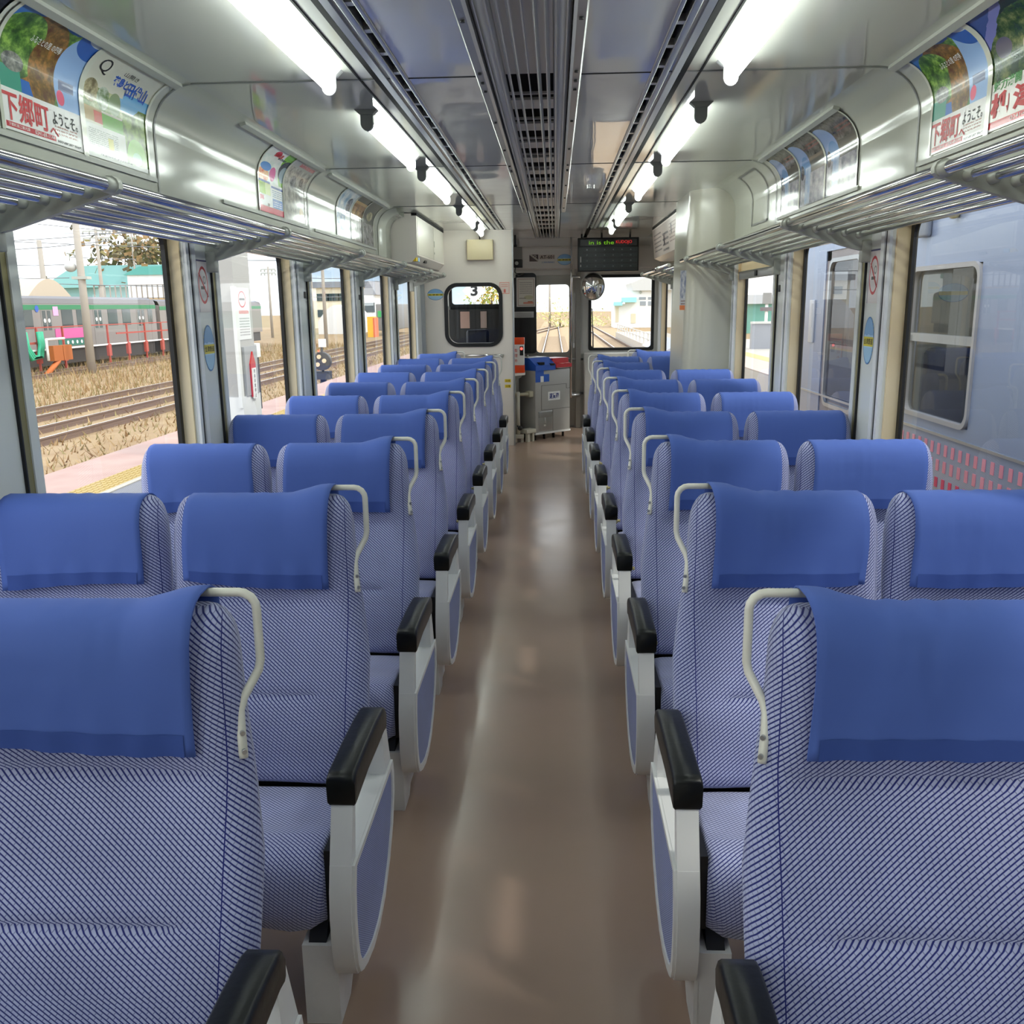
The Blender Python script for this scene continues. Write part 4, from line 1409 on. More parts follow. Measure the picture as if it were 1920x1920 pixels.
# ---------------------------------------------------------------- partition fittings
r = thing('junction_box', 'cream metal box on the white partition under the ceiling', 'box', (-.741, YP, 2.105))
m = MB(); m.rbox(-.886, -.596, YP - .06, YP - .001, 2.105, 2.325, .006); obj('box_body', m, pbr('cream metal', (214, 200, 164), .4), r)
m = MB()
for x in (-.87, -.612):
    for z in (2.12, 2.31): m.tube([(x, YP - .064, z), (x, YP - .058, z)], .005, 8)
obj('screw', m, M_greyp, r)
m = MB(); m.tube([(-.741, YP - .03, 2.325), (-.745, YP - .035, 2.37), (-.72, YP - .05, 2.40), (-.72, YP - .05, 2.43)], .007, 8); obj('cable', m, M_black, r)
r = thing('handrail', 'steel handrail low on the white partition behind the seats', 'handrail', (-.75, YP, 1.03))
m = MB(); m.tube([(-1.05, YP - .05, 1.05), (-.535, YP - .05, 1.05), (-.52, YP - .04, 1.04), (-.518, YP - .02, 1.04), (-.518, YP, 1.04)], .012, 8); obj('rail', m, M_chrome, r)
m = MB(); m.rbox(-.535, -.50, YP - .02, YP + .001, 1.02, 1.06, .004); obj('bracket', m, M_greyp, r)

# equipment cabinets over the racks at the front
r = thing('equipment_cabinet', 'off white overhead cabinet above the far end of the left rack', 'cabinet', (-1.25, 9.0, 2.0))
m = MB(); m.prism([(-WX, 2.0), (-1.21, 2.0), (-1.155, 2.06), (-1.155, 2.405), (-1.2, 2.425), (-WX, 2.425)], 'y', 8.6, YP - .002); obj('cabinet_body', m, M_part, r)
m = MB(); m.box(-1.157, -1.152, 8.65, 9.75, 2.075, 2.40); m.box(-1.157, -1.152, 9.77, 10.6, 2.075, 2.40); obj('door', m, pbr('cabinet door', (210, 206, 194), .3), r)
m = MB(); m.box(-1.20, -1.15, 8.6, YP - .01, 2.405, 2.428); obj('top_gap', m, M_blackgap, r)
m = MB(); m.rbox(-1.153, -1.148, 9.80, 9.83, 2.2, 2.26, .002); m.rbox(-1.153, -1.148, 9.80, 9.83, 2.13, 2.15, .002); obj('lock', m, M_greyp, r)
m = MB(); m.box(-1.19, -1.170, 9.2, 9.35, 2.02, 2.05); obj('latch', m, M_black, r)
m = MB(); m.box(-1.208, -1.17, 8.62, 8.72, 2.01, 2.05); obj('sticker', m, M_yellow, r); m = MB(); m.box(-1.206, -1.168, 8.74, 8.84, 2.012, 2.052); obj('sticker', m, pbr('pale blue label', (150, 190, 226), .4), r)
# rounded panel in front of that cabinet
m = MB()
pts = [(-WX + .0, 2.0)] + [(-WX + .03, 2.0)]
R = []
for y, o in ((8.16, 0.004), (8.22, 0.03), (8.30, .04), (8.58, .04)):
    R.append(m.add([cove(-1, y, s, o) for s in [.0 + .527 * i / 16 for i in range(17)]]))
for A, B in zip(R, R[1:]):
    for i in range(16): m.face((A + i, A + i + 1, B + i + 1, B + i), 0, None, True)
n = m.add([cove(-1, 8.58, s, 0) for s in [.0 + .527 * i / 16 for i in range(17)]])
for i in range(16): m.face((R[-1] + i, R[-1] + i + 1, n + i + 1, n + i), 0)
obj('trim_%d' % ti, m, M_white, kind='structure'); ti += 1
r = thing('equipment_cabinet', 'overhead cabinet covered by a diagram, above the far right rack', 'cabinet', (1.25, 9.6, 2.0))
m = MB(); m.prism([(WX, 2.07), (1.30, 2.07), (1.23, 2.10), (1.20, 2.415), (1.25, 2.428), (WX, 2.428)], 'y', 8.6, 10.9); obj('cabinet_body', m, M_part, r)
m = MB(); n = m.add([(1.2285, 8.62, 2.10), (1.2285, 10.85, 2.10), (1.197, 10.85, 2.395), (1.197, 8.62, 2.395)]); m.face((n, n + 1, n + 2, n + 3), 0, ((1, 0), (0, 0), (0, 1), (1, 1)))
obj('diagram', m, layered('route diagram', (196, 184, 178), [('lines', (.05, .2, .35, .9, 5, .35), (90, 80, 84)), ('lines', (.4, .1, .62, .8, 4, .4), (70, 66, 76)), ('lines', (.66, .3, .95, .95, 6, .3), (120, 90, 90)), ('rect', (.44, .3, .48, .62), (52, 48, 56)), ('rect', (.72, .55, .75, .85), (60, 56, 66))]), r, fixn=False)
m = MB(); m.box(1.20, 1.26, 8.6, 10.9, 2.413, 2.43); obj('top_gap', m, M_blackgap, r)

# ---------------------------------------------------------------- front end equipment
# display board
r = thing('display_board', 'black overhead fare display board with green and red LED lettering', 'display board', (.74, 11.5, 1.99))
m = MB(); m.rbox(.370, 1.105, 11.5, 11.56, 1.99, 2.385, .006); obj('case', m, pbr('black display case', (24, 26, 28), .3), r)
m = MB(); m.box(.40, 1.08, 11.496, 11.502, 2.29, 2.365); obj('led_panel', m, pbr('led panel', (8, 9, 9), .25), r)
m = MB(); m.box(.39, 1.09, 11.4955, 11.5015, 2.005, 2.275)
dm = layered('fare grid', (38, 46, 48), [('lines', (.06, .04, .99, .97, 4, .30), (16, 18, 20)), ('rect', (.015, .35, .035, .6), (180, 180, 176)), ('rect', (.015, .15, .035, .25), (180, 180, 176))], rough=.3)
m = MB(); m.quad((.39, 11.4985, 2.005), (1.09, 11.4985, 2.005), (1.09, 11.4985, 2.275), (.39, 11.4985, 2.275)); fg = obj('fare_grid', m, dm, r, fixn=False)
m = MB()
for iz in range(4):
    for ix in range(6):
        put_text(m, str(ix + 1 + 6 * iz), lambda u, v: (.475 + ix * .105 + u * .016, 11.4975, 2.045 + (3 - iz) * .064 + v * .016))
obj('number', m, pbr('dim number', (150, 156, 158), .5), fg, fixn=False)
led_g = pbr('green led', (90, 150, 20), .5, emit=0.3, ecol=(120, 190, 30)); led_r = pbr('red led', (190, 30, 30), .5, emit=0.3, ecol=(230, 40, 40))
m = MB(); put_text(m, 'in is the', lambda u, v: (.505 + u * .30, 11.494, 2.305 + v * .045)); obj('led_text', m, led_g, r, label='green LED words', fixn=False)
m = MB(); put_text(m, 'KUDOJO', lambda u, v: (.83 + u * .19, 11.494, 2.305 + v * .045)); obj('led_text', m, led_r, r, label='red LED word', fixn=False)
m = MB()
for x in (.42, .66, 1.0): m.tube([(x, 11.53, 2.38), (x, 11.53, 2.43)], .012, 8)
obj('hanger', m, M_black, r)
# convex mirror
r = thing('convex_mirror', 'round convex mirror under the display board', 'mirror', (.56, 11.6, 1.66))
m = MB()
for i in range(9):
    a = i / 8
    pass
R = []
for i in range(9):
    t = i / 8
    R.append(m.add([(.56 + .142 * t * math.cos(2 * PI * k / 28), 11.55 + .05 * t * t, 1.82 + .165 * t * math.sin(2 * PI * k / 28)) for k in range(28)]))
for A, B in zip(R, R[1:]):
    for k in range(28): m.face((A + k, A + (k + 1) % 28, B + (k + 1) % 28, B + k), 0, None, True)
obj('mirror_face', m, pbr('mirror', (230, 232, 232), .02, metal=1), r)
m = MB()
for z0, z1, rr in ((11.595, 11.625, 1.0),):
    ring_prism(m, [(.56 + .147 * math.cos(2 * PI * k / 28), 1.82 + .170 * math.sin(2 * PI * k / 28)) for k in range(28)], [(.56 + .140 * math.cos(2 * PI * k / 28), 1.82 + .163 * math.sin(2 * PI * k / 28)) for k in range(28)], 'y', 11.59, 11.63)
m.prism([(.56 + .14 * math.cos(2 * PI * k / 28), 1.82 + .163 * math.sin(2 * PI * k / 28)) for k in range(28)], 'y', 11.62, 11.63)
obj('rim', m, M_greyp, r)
m = MB(); m.tube([(.56, 11.63, 1.9), (.56, 12.05, 1.95), (.56, 12.28, 1.99)], .01, 8); obj('mirror_arm', m, M_greyp, r)
# door pole
r = thing('grab_pole', 'upright steel pole beside the front door', 'pole', (.305, 12.0, 0))
m = MB(); m.tube([(.300, 12.0, .42), (.303, 12.0, 2.0), (.303, 12.0, 2.1)], .014, 10); obj('pole', m, M_chrome, r)
m = MB(); m.tube([(.303, 12.0, 1.95), (.40, 12.1, 1.95), (.42, 12.22, 1.93)], .016, 8); m.tube([(.30, 12.0, .45), (.40, 12.1, .45), (.42, 12.22, .45)], .016, 8); m.tube([(.303, 12., 2.1), (.303, 12.0, 2.43)], .01, 8); obj('bracket', m, M_alu, r)
m = MB(); m.rbox(.325, .345, 11.98, 12.02, 1.06, 1.12, .006); m.tube([(.335, 12, 1.12), (.335, 12, 1.75)], .006, 6); obj('strap', m, M_whitep, r)
# black door panel with notices at the cab side
r = thing('cab_screen', 'black roll screen beside the driver cab with paper notices on it', 'screen', (-.29, 11.9, 1.0))
m = MB()
m.prism(rrect(-.435, -.140, 1.0, 2.0, .05, 5), 'y', 11.9, 11.93, 0); obj('screen_panel', m, pbr('black screen', (12, 12, 13), .35), r)
m = MB(); m.box(-.22, -.145, 11.893, 11.899, 1.02, 1.44); obj('smoked_pane', m, pbr('smoked pane', (46, 48, 42), .2), r)
m = MB(); m.tube([(-.41, 11.9, 1.98), (-.41, 11.9, 2.06)], .02, 8); m.rbox(-.46, -.40, 11.86, 11.92, 1.94, 2.0, .01); obj('clip', m, M_greyp, r)
plate('notice', 'framed paper notice on the black cab screen', 'notice', (-.272, 11.897, 1.765), (1, 0, 0), (0, 0, 1), .235, .36, None, layer_mat=layered('framed notice', (206, 202, 194), [('rect', (.07, .045, .93, .955), (150, 100, 90)), ('rect', (.09, .06, .91, .94), (206, 202, 192)), ('lines', (.16, .45, .84, .88, 6, .4), (150, 144, 140)), ('ell', (.65, .32, .25, .07), (188, 184, 150)), ('rect', (.14, .28, .5, .30), (110, 100, 90)), ('rect', (.36, .10, .9, .16), (206, 130, 110)), ('rect', (.60, .16, .86, .19), (180, 110, 70))]))
plate('notice', 'narrow white label strip on the black cab screen', 'notice', (-.298, 11.897, 1.488), (1, 0, 0), (0, 0, 1), .25, .075, None, layer_mat=layered('label strip', (204, 204, 202), [('lines', (.1, .15, .9, .85, 3, .4), (150, 150, 156))]))
# speaker or camera box under the ceiling
r = thing('intercom_box', 'grey and black equipment box under the ceiling beside the cab', 'box', (-.35, 11.5, 2.05))
m = MB(); m.rbox(-.41, -.30, 11.45, 11.56, 2.14, 2.29, .006); obj('upper_box', m, pbr('mid grey box', (112, 110, 106), .45), r)
m = MB(); m.rbox(-.405, -.297, 11.44, 11.56, 2.05, 2.145, .006); pass; o_ = MB(); o_.rbox(-.40, -.36, 11.46, 11.52, 2.285, 2.32, .01); o_.box(-.395, -.37, 11.48, 11.50, 2.31, 2.43); obj('mounting_bracket', o_, M_black, r); obj('lower_box', m, M_black, r)
m = MB(); m.tube([(-.365, 11.43, 2.10), (-.365, 11.45, 2.10)], .022, 12); obj('dial', m, M_greyp, r)
m = MB(); m.tube([(-.38, 11.46, 2.06), (-.39, 11.47, 2.0), (-.35, 11.6, 1.96), (-.3, 11.85, 1.985)], .006, 6); obj('cable', m, M_black, r)
# signs on the overhead panel
yo = 12.119
plate('emblem_sign', 'small dark square emblem sign on the front overhead panel', 'sign', (-.172, yo, 2.19), (1, 0, 0), (0, 0, 1), .115, .085, None, layer_mat=layered('emblem', (84, 66, 62), [('half', (1, 1, .95), (190, 180, 172)), ('half', (1, 1, 1.25), (84, 66, 62)), ('ell', (.62, .72, .16, .18), (190, 180, 172)), ('ell', (.62, .72, .09, .1), (84, 66, 62))]))
plate('number_plate', 'car number plate reading AT-601 on the front overhead panel', 'sign', (-.004, yo, 2.20), (1, 0, 0), (0, 0, 1), .2, .055, [pbr('number plate', (190, 176, 164), .4)], [('AT-601', .06, .12, .94, .88, pbr('dark brown print', (56, 30, 26), .4), .02)])
plate('small_sticker', 'thin pale blue lettered sticker under the car number plate', 'sticker', (.01, yo, 2.135), (1, 0, 0), (0, 0, 1), .17, .022, [pbr('pale sticker', (190, 190, 192), .4)], [('Aizu Railway', .2, .2, .9, .9, M_blue, 0)])
plate('oval_sticker', 'oval railway sticker in blue and yellow on the front overhead panel', 'sticker', (.222, yo, 2.165), (1, 0, 0), (0, 0, 1), .19, .135, None, [('会津鉄道', .06, .40, .94, .56, M_ink, .01)], ell=True, layer_mat=oval, group='oval railway stickers')
# small table with the ticket machine
r = thing('side_table', 'small white shelf table behind the partition, under the orange ticket machine', 'table', (-.38, 10.93, 0))
m = MB(); m.prism([(-.62, 10.76), (-.385, 10.76), (-.262, 10.90), (-.262, 11.08), (-.62, 11.08)], 'z', .80, .825); obj('table_top', m, M_part, r)
m = MB(); m.tube([(-.40, 10.98, 0), (-.40, 10.98, .80)], .03, 10); m.prism([(-.56, .62), (-.30, .78), (-.30, .80), (-.56, .80)], 'y', 10.9, 10.92); obj('support', m, M_greyp, r)
r = thing('ticket_machine', 'orange and white numbered ticket machine on the small table', 'ticket machine', (-.335, 10.96, .826))
m = MB(); m.rbox(-.402, -.265, 10.90, 11.03, .826, .915, .006); m.rbox(-.402, -.265, 10.90, 11.03, 1.155, 1.235, .006); m.rbox(-.408, -.385, 10.91, 11.03, .90, 1.16, .004); obj('case', m, M_orange, r)
m = MB(); m.rbox(-.398, -.268, 10.898, 11.03, .915, 1.155, .004); bo = obj('front_panel', m, M_whitep, r)
m = MB()
for i, ch in enumerate('整理券'):
    put_text(m, ch, lambda u, v: (-.382 + u * .036, 10.8965, 1.07 - .06 * i + v * .036))
obj('lettering', m, M_red, r, fixn=False)
m = MB(); m.rbox(-.318, -.278, 10.885, 10.90, 1.03, 1.135, .003); dsp = obj('dispenser', m, M_black, r)
m = MB(); m.ellipsoid((-.298, 10.884, 1.108), (.016, .006, .016)); obj('button', m, pbr('lit red button', (255, 110, 100), .3, emit=1.2, ecol=(255, 70, 60)), dsp)
# conduit
r = thing('conduit_pipe', 'thin vertical pipe with a white end beside the fare box', 'pipe', (-.235, 11.15, .38))
m = MB(); m.tube([(-.235, 11.15, 1.02), (-.235, 11.15, .62)], .012, 8); m.tube([(-.235, 11.15, .62), (-.232, 11.15, .50)], .018, 8); obj('pipe', m, M_greyp, r)
m = MB(); m.tube([(-.232, 11.15, .50), (-.232, 11.15, .40)], .020, 8); obj('end_cap', m, M_whitep, r)

# fare box, standing at 45 degrees to the aisle
FB = thing('fare_box', 'grey fare box with blue and red top, standing by the front door', 'fare box', (-.143, 11.02, 0))
ang = math.radians(44)
FB.rotation_euler = (0, 0, ang)
WLOC[FB] = Vector((0, 0, 0))
W, D = .585, .30       # local: x along the front, y depth
M_fb = pbr('grey enamel', (172, 170, 166), .4)
m = MB(); m.rbox(0, W, 0, D, .085, .84, .008); obj('cabinet', m, M_fb, FB)
m = MB(); m.box(-.006, W + .004, -.006, D, .07, .092); obj('base_strip', m, M_whitep, FB)
m = MB()
for x in (.04, .2, .36, .52):
    m.tube([(x, .06, 0.0), (x, .06, .075)], .014, 8)
    m.tube([(x, .24, 0.0), (x, .24, .075)], .014, 8)
obj('caster', m, M_black, FB)
m = MB(); m.prism([(0, .838), (0, .90), (.12, .985), (D, .985), (D, .838)], 'x', 0, W * .56); m.v = [(x, y - .012, z) for x, y, z in m.v]; tb = obj('coin_top', m, M_blue, FB, label='blue coin tray top')
m = MB(); m.prism([(0, .86), (.0, .90), (.06, .915), (.06, .97), (D, .97), (D, .86)], 'x', W * .56, W + .01); m.v = [(x, y - .022, z) for x, y, z in m.v]; rt = obj('ticket_top', m, M_red, FB, label='red ticket tray top')
m = MB(); m.box(.06, .14, -.016, .05, .905, .935); m.box(.24, .31, -.018, .03, .89, .915); obj('slot', m, M_blackgap, tb)
m = MB(); m.box(-.004, .30, .12, D, .985, .992); obj('edge_strip', m, M_whitep, tb)
m = MB(); m.box(.36, .56, .08, .22, .966, .972); m.box(.42, .47, -.02, .02, .905, .911); m.box(.50, .57, -.02, .03, .905, .911); obj('label', m, pbr('pink label', (240, 170, 170), .4), rt)
m = MB(); m.box(.005, .14, -.002, .003, .70, .84); m.box(.14, .23, -.002, .003, .70, .79); bs = obj('blue_sticker', m, M_blue, FB, label='blue sticker under the coin top')
m = MB(); m.box(.085, .135, -.004, .003, .70, .77); obj('sticker_label', m, M_whitep, bs)
m = MB()
for (a, b, c, d) in ((.10, .52, .655, .659), (.10, .104, .36, .659), (.52, .524, .60, .659), (.52, W, .60, .604), (.10, W, .36, .364), (.29, .294, .10, .362)):
    m.box(a, b, -.002, .002, c, d)
obj('panel_gap', m, pbr('grey panel gap', (96, 94, 90), .5), FB)
m = MB(); m.box(.21, .41, -.003, .002, .47, .575); lb = obj('label_plate', m, M_whitep, FB)
m = MB(); put_text(m, '運賃箱', lambda u, v: (.228 + u * .164, -.0036, .488 + v * .07), 0, .02); obj('lettering', m, pbr('navy print', (40, 56, 130), .4), FB, fixn=False)
m = MB(); m.rbox(.05, .275, -.004, .006, .115, .30, .002); m.rbox(.05, .275, -.012, .006, .275, .345, .004); hp = obj('hatch', m, M_alu, FB)
m = MB(); m.tube([(.15, -.006, .20), (.15, -.006, .27)], [.022, .010], 10, ry=.004); m.box(.135, .165, -.008, -.003, .165, .185); obj('bottle_mark', m, M_whitep, hp)
m = MB(); m.rbox(-.075, -.005, .02, .10, .53, .60, .01); m.tube([(-.30, .16, .56), (-.075, .06, .565), (0, .05, .565)], .02, 8); obj('side_arm', m, pbr('beige arm', (190, 184, 160), .5), FB)
m = MB(); m.rbox(-.16, -.005, -.02, .10, .10, .15, .006); m.box(-.14, -.10, -.01, .03, 0, .10); m.box(-.06, -.03, -.01, .03, 0, .10); obj('floor_bracket', m, pbr('pale bracket', (206, 202, 186), .5), FB)
# floor stand left of the fare box
r = thing('floor_stand', 'pale floor stand with black knob beside the fare box', 'stand', (-.35, 10.95, 0))
m = MB(); m.tube([(-.345, 10.93, 0.06), (-.345, 10.93, .60)], .02, 8); m.rbox(-.41, -.28, 10.86, 10.97, .05, .09, .006); m.box(-.40, -.36, 10.87, 10.92, 0, .05); m.box(-.32, -.285, 10.9, 10.95, 0, .05); obj('stand_body', m, pbr('pale stand', (206, 200, 184), .5), r)
m = MB(); m.ellipsoid((-.325, 10.905, .17), (.03, .03, .03)); m.tube([(-.36, 10.92, .2), (-.32, 10.9, .15)], .01, 6); obj('knob', m, M_black, r)
# cab seen through the partition window
r = thing('driver_seat', 'dark driver seat seen through the partition window', 'seat', (-.85, 11.5, 0))
m = MB(); m.rbox(-1.0, -.72, 11.45, 11.55, .8, 1.32, .04); m.tube([(-.86, 11.5, 0), (-.86, 11.5, .7)], .04, 8); m.rbox(-1.05, -.67, 11.1, 11.5, .62, .74, .04); obj('seat_shell', m, pbr('dark blue vinyl', (24, 26, 40), .5), r)
plate('hanging_card', 'pink paper card hanging in the driver cab', 'card', (-1.06, 11.99, 1.43), (1, 0, 0), (0, 0, 1), .12, .21, [pbr('pink card', (220, 180, 165), .6)])
plate('hanging_card', 'narrow pale card hanging in the driver cab', 'card', (-.82, 11.99, 1.43), (1, 0, 0), (0, 0, 1), .08, .21, [pbr('pale card', (206, 180, 170), .6)])
# small sign stack on the edge of the column
plate('notice_sticker', 'tall picture notice on the edge of the wall column, orange at its foot', 'notice', (1.108, 7.385, 1.70), (0.83, -0.55, 0), (0, 0, 1), .09, .30, None, layer_mat=layered('column notice', (190, 190, 196), [('rect', (0, .3, 1, 1), ('n', (110, 120, 150), (206, 206, 210), 5)), ('rect', (0, 0, 1, .12), (220, 120, 60)), ('lines', (.1, .14, .9, .28, 2, .5), (120, 80, 70))]))
# ---------------------------------------------------------------- outside
def at(px, py, **k):
    d = _f + _r * ((px - 960) / FPX) - _u * ((py - 960) / FPX)
    (a, v), = k.items()
    i = 'xyz'.index(a)
    t = (v - CAMPOS[i]) / d[i]
    return CAMPOS + d * t


GZ = -1.15
M_grass = pbr('dry grass ground', (150, 126, 96), 0.95, spec=0.1, noise=1.3, c2=(164, 142, 112))
M_ballast = pbr('pale ballast', (186, 164, 136), 0.95, spec=0.1, noise=14, c2=(160, 134, 104))
g = MB(); g.box(-200, 200, -60, 400, GZ - .5, GZ)
obj('ground', g, M_grass, kind='structure')
g = MB(); g.box(-1.7, 2.0, 12.6, 160, GZ, GZ + .03); g.box(2.6, 7, 16, 160, GZ, GZ + .03)
obj('ground_ballast', g, M_ballast, kind='structure')
# dry grass
g = MB()
rg = random.Random(3)
for i in range(26000):
    y = 8 + 62 * rg.random() ** 1.2
    x = -6.2 - 17.5 * rg.random() - max(0, y - 30) * 0.12 * rg.random()
    if -14.2 < x < -10.5 and rg.random() < .55: continue
    h = rg.uniform(.10, .34) * (0.6 if x > -14.5 else 1.15)
    a = rg.uniform(0, 6.28); w = rg.uniform(.012, .03)
    lx, ly = rg.uniform(-.12, .12), rg.uniform(-.12, .12)
    n = g.add([(x - w * math.cos(a), y - w * math.sin(a), GZ), (x + w * math.cos(a), y + w * math.sin(a), GZ), (x + lx, y + ly, GZ + h)])
    g.face((n, n + 1, n + 2), rg.randrange(3))
o = obj('dry_grass', g, [pbr('straw', (172, 148, 112), .9, spec=.1), pbr('tan grass', (152, 124, 88), .9, spec=.1), pbr('green straw', (144, 132, 92), .9, spec=.1)], fixn=False)
tag(o, 'dry straw coloured grass between the tracks outside the left windows', 'grass', kind='stuff')
M_rail = pbr('rusty rail side', (120, 98, 84), .6); M_railtop = pbr('worn rail top', (196, 190, 186), .25, metal=.8); M_sleeper = pbr('weathered sleeper', (140, 120, 100), .9)


def track(xc, y0, y1, label, dx=0.0, sl=True, gauge=1.12):
    """dx: sideways drift per metre"""
    r = thing('railway_track', label, 'railway track', (xc, y0, GZ), 'railway tracks')
    for s in (-.5, .5):
        m = MB()
        for (a, b, c, d, mi) in ((-.06, .06, 0, .03, 0), (-.012, .012, .03, .13, 0), (-.032, .032, .13, .165, 0), (-.03, .03, .165, .168, 1)):
            n = m.add([(xc + s * gauge + a + dx * (yy - y0), yy, GZ + z) for yy in (y0, y1) for z in (c, d)] + [(xc + s * gauge + b + dx * (yy - y0), yy, GZ + z) for yy in (y0, y1) for z in (c, d)])
            for q in ((0, 1, 3, 2), (4, 6, 7, 5), (0, 4, 5, 1), (2, 3, 7, 6), (1, 5, 7, 3)): m.face([n + i for i in q], mi)
        obj('rail', m, [M_rail, M_railtop], r)
    if sl:
        m = MB()
        y = y0
        while y < min(y1, y0 + 70):
            m.box(xc - 1.0 + dx * (y - y0), xc + 1.0 + dx * (y - y0), y, y + .22, GZ - .02, GZ + .035); y += .75
        so = obj('sleepers', m, M_sleeper, r); so['kind'] = 'stuff'
    return r


track(-11.25, 4, 120, 'railway track nearest to the left platform', 0, False)
track(-13.7, 4, 120, 'second railway track from the left platform', 0, False)
track(-22.2, 20, 62, 'faint railway track in the grass before the green striped train', 0, False)
track(-.04, 13, 150, 'railway track straight ahead through the front door window')
track(4.3, 16, 150, 'railway track curving past the small platform ahead on the right', 0.0)
m = track(-2.2, 92, 122, 'crossing track joining the straight track far ahead', 0.10, False)

# island platform on the left
M_pink = pbr('pinkish platform paving', (168, 136, 126), .8, noise=2, c2=(178, 150, 140)); M_asph = pbr('grey asphalt', (124, 124, 130), .9)
r = thing('platform', 'island platform with pinkish paving outside the left windows', 'platform', (-3.6, 14, GZ))
m = MB(); m.box(-5.38, -1.78, -8, 44, GZ, -.12); obj('platform_base', m, M_asph, r)
m = MB(); m.box(-5.40, -4.63, -8, 44, -.125, -.112); obj('edge_paving', m, M_pink, r, label='pinkish edge paving')
m = MB(); m.box(-4.63, -4.30, -8, 44, -.125, -.110)
y = 6.0
while y < 16:
    for i in range(5):
        m.box(-4.61 + .062 * i, -4.575 + .062 * i, y, y + .05, -.111, -.104)
    y += .1
obj('tactile_strip', m, pbr('yellow tactile paving', (178, 154, 96), .8), r, label='yellow bumpy tactile strip')
m = MB(); m.box(-4.30, -4.22, -8, 44, -.125, -.111); obj('edge_line', m, pbr('pale line', (176, 170, 160), .8), r)

# pillar on the platform
r = thing('station_pillar', 'pale platform pillar seen through the second left window', 'pillar', (-3.75, 10.85, -.12))
m = MB(); m.box(-3.95, -3.48, 10.36, 10.92, -.12, 4.4); obj('column', m, pbr('grey pillar paint', (176, 174, 170), .6), r)
m = MB(); m.box(-3.99, -3.46, 10.32, 10.96, -.12, .62); m.box(-3.50, -3.462, 10.30, 10.38, .5, 1.85); obj('casing', m, pbr('white casing', (226, 226, 222), .5), r)
m = MB(); m.box(-3.478, -3.45, 10.46, 10.90, .62, 1.18); obj('cabinet', m, pbr('grey cabinet', (164, 166, 168), .5), r)
plate('notice', 'no smoking notice on the platform pillar outside the second left window', 'notice', (-3.476, 10.62, 1.55), (0, 1, 0), (0, 0, 1), .42, .58, None, layer_mat=notice)
r = thing('platform_sign', 'red and white bell sign strip on the platform pillar', 'sign', (-3.43, 10.72, .62))
m = MB(); m.box(-3.45, -3.435, 10.60, 10.78, .60, .98); obj('red_board', m, M_red, r)
m = MB(); m.box(-3.437, -3.427, 10.62, 10.76, .58, .93); po = obj('white_strip', m, M_whitep, r)
m = MB()
for i, ch in enumerate('列車非常停止'):
    put_text(m, ch, lambda u, v: (-3.425, 10.665 + u * .05, .87 - .055 * i + v * .045))
obj('lettering', m, M_ink, r, fixn=False)
m = MB(); m.prism([(10.60, .98), (10.78, .98), (10.70, 1.12)], 'x', -3.45, -3.435); obj('red_point', m, M_red, r)
r = thing('cable_box', 'black strip box topped white on the far side of the platform pillar', 'box', (-3.5, 10.98, .5))
m = MB(); m.box(-3.56, -3.47, 10.922, 11.03, .42, 1.04); obj('black_strip', m, M_black, r)
m = MB(); m.box(-3.57, -3.455, 10.922, 11.06, 1.04, 1.20); obj('white_box', m, M_whitep, r)

# green striped commuter train, two cars
M_tsteel = pbr('stainless train body', (146, 140, 138), .4, metal=.3); M_troof = pbr('train roof', (104, 100, 102), .5); M_tgreen = pbr('green train stripe', (40, 128, 84), .5)
M_tglass = pbr('dark train window', (60, 72, 76), .1, spec=.9); M_dkunder = pbr('dark underframe', (58, 52, 50), .7)


def train_car(x, y0, y1, zt, label, near):
    """x: side facing us; body runs along y; windows on the +x side"""
    r = thing('train_car', label, 'train', (x - 1.4, (y0 + y1) / 2, GZ))
    m = MB()
    pr_ = [(x - 2.9, GZ + .95), (x, GZ + .95), (x, zt - .35), (x - .12, zt - .12), (x - .5, zt), (x - 2.4, zt), (x - 2.8, zt - .12), (x - 2.9, zt - .35)]
    m.prism(pr_, 'y', y0, y1); obj('car_body', m, M_tsteel, r)
    m = MB(); m.prism([(x - 2.85, zt - .12), (x + .01, zt - .34), (x - .1, zt - .10), (x - .5, zt + .02), (x - 2.4, zt + .02)], 'y', y0, y1); obj('roof', m, M_troof, r)
    m = MB(); m.box(x - .01, x + .015, y0, y1, zt - .62, zt - .40); obj('stripe', m, M_tgreen, r, label='green stripe under the roof')
    m = MB(); m.box(x - 2.6, x - .1, y0 + .3, y1 - .3, GZ + .25, GZ + .96); m.box(x - .3, x - .05, y0 + 2, y0 + 4.2, GZ + .05, GZ + .6); obj('underframe', m, M_dkunder, r)
    for kind, ya, yb in near:
        if kind == 'w':
            m = MB(); m.box(x - .01, x + .01, ya, yb, .84, 1.70); wo = obj('window', m, M_tglass, r)
        elif kind == 'd':
            wd = yb - ya
            m = MB(); m.box(x - .01, x + .012, ya, yb, GZ + 1.0, zt - .65); do = obj('door', m, pbr('train door', (132, 128, 126), .4), r)
            m = MB()
            for q in (.12, .58): m.box(x + .01, x + .018, ya + wd * q, ya + wd * (q + .3), .75, 1.66)
            obj('door_pane', m, M_tglass, do)
            m = MB()
            for q in (.3, .7): m.tube([(x + .016, ya + wd * q, 1.2), (x + .024, ya + wd * q, 1.2)], .1, 10)
            obj('door_mark', m, M_whitep, do)
    return r


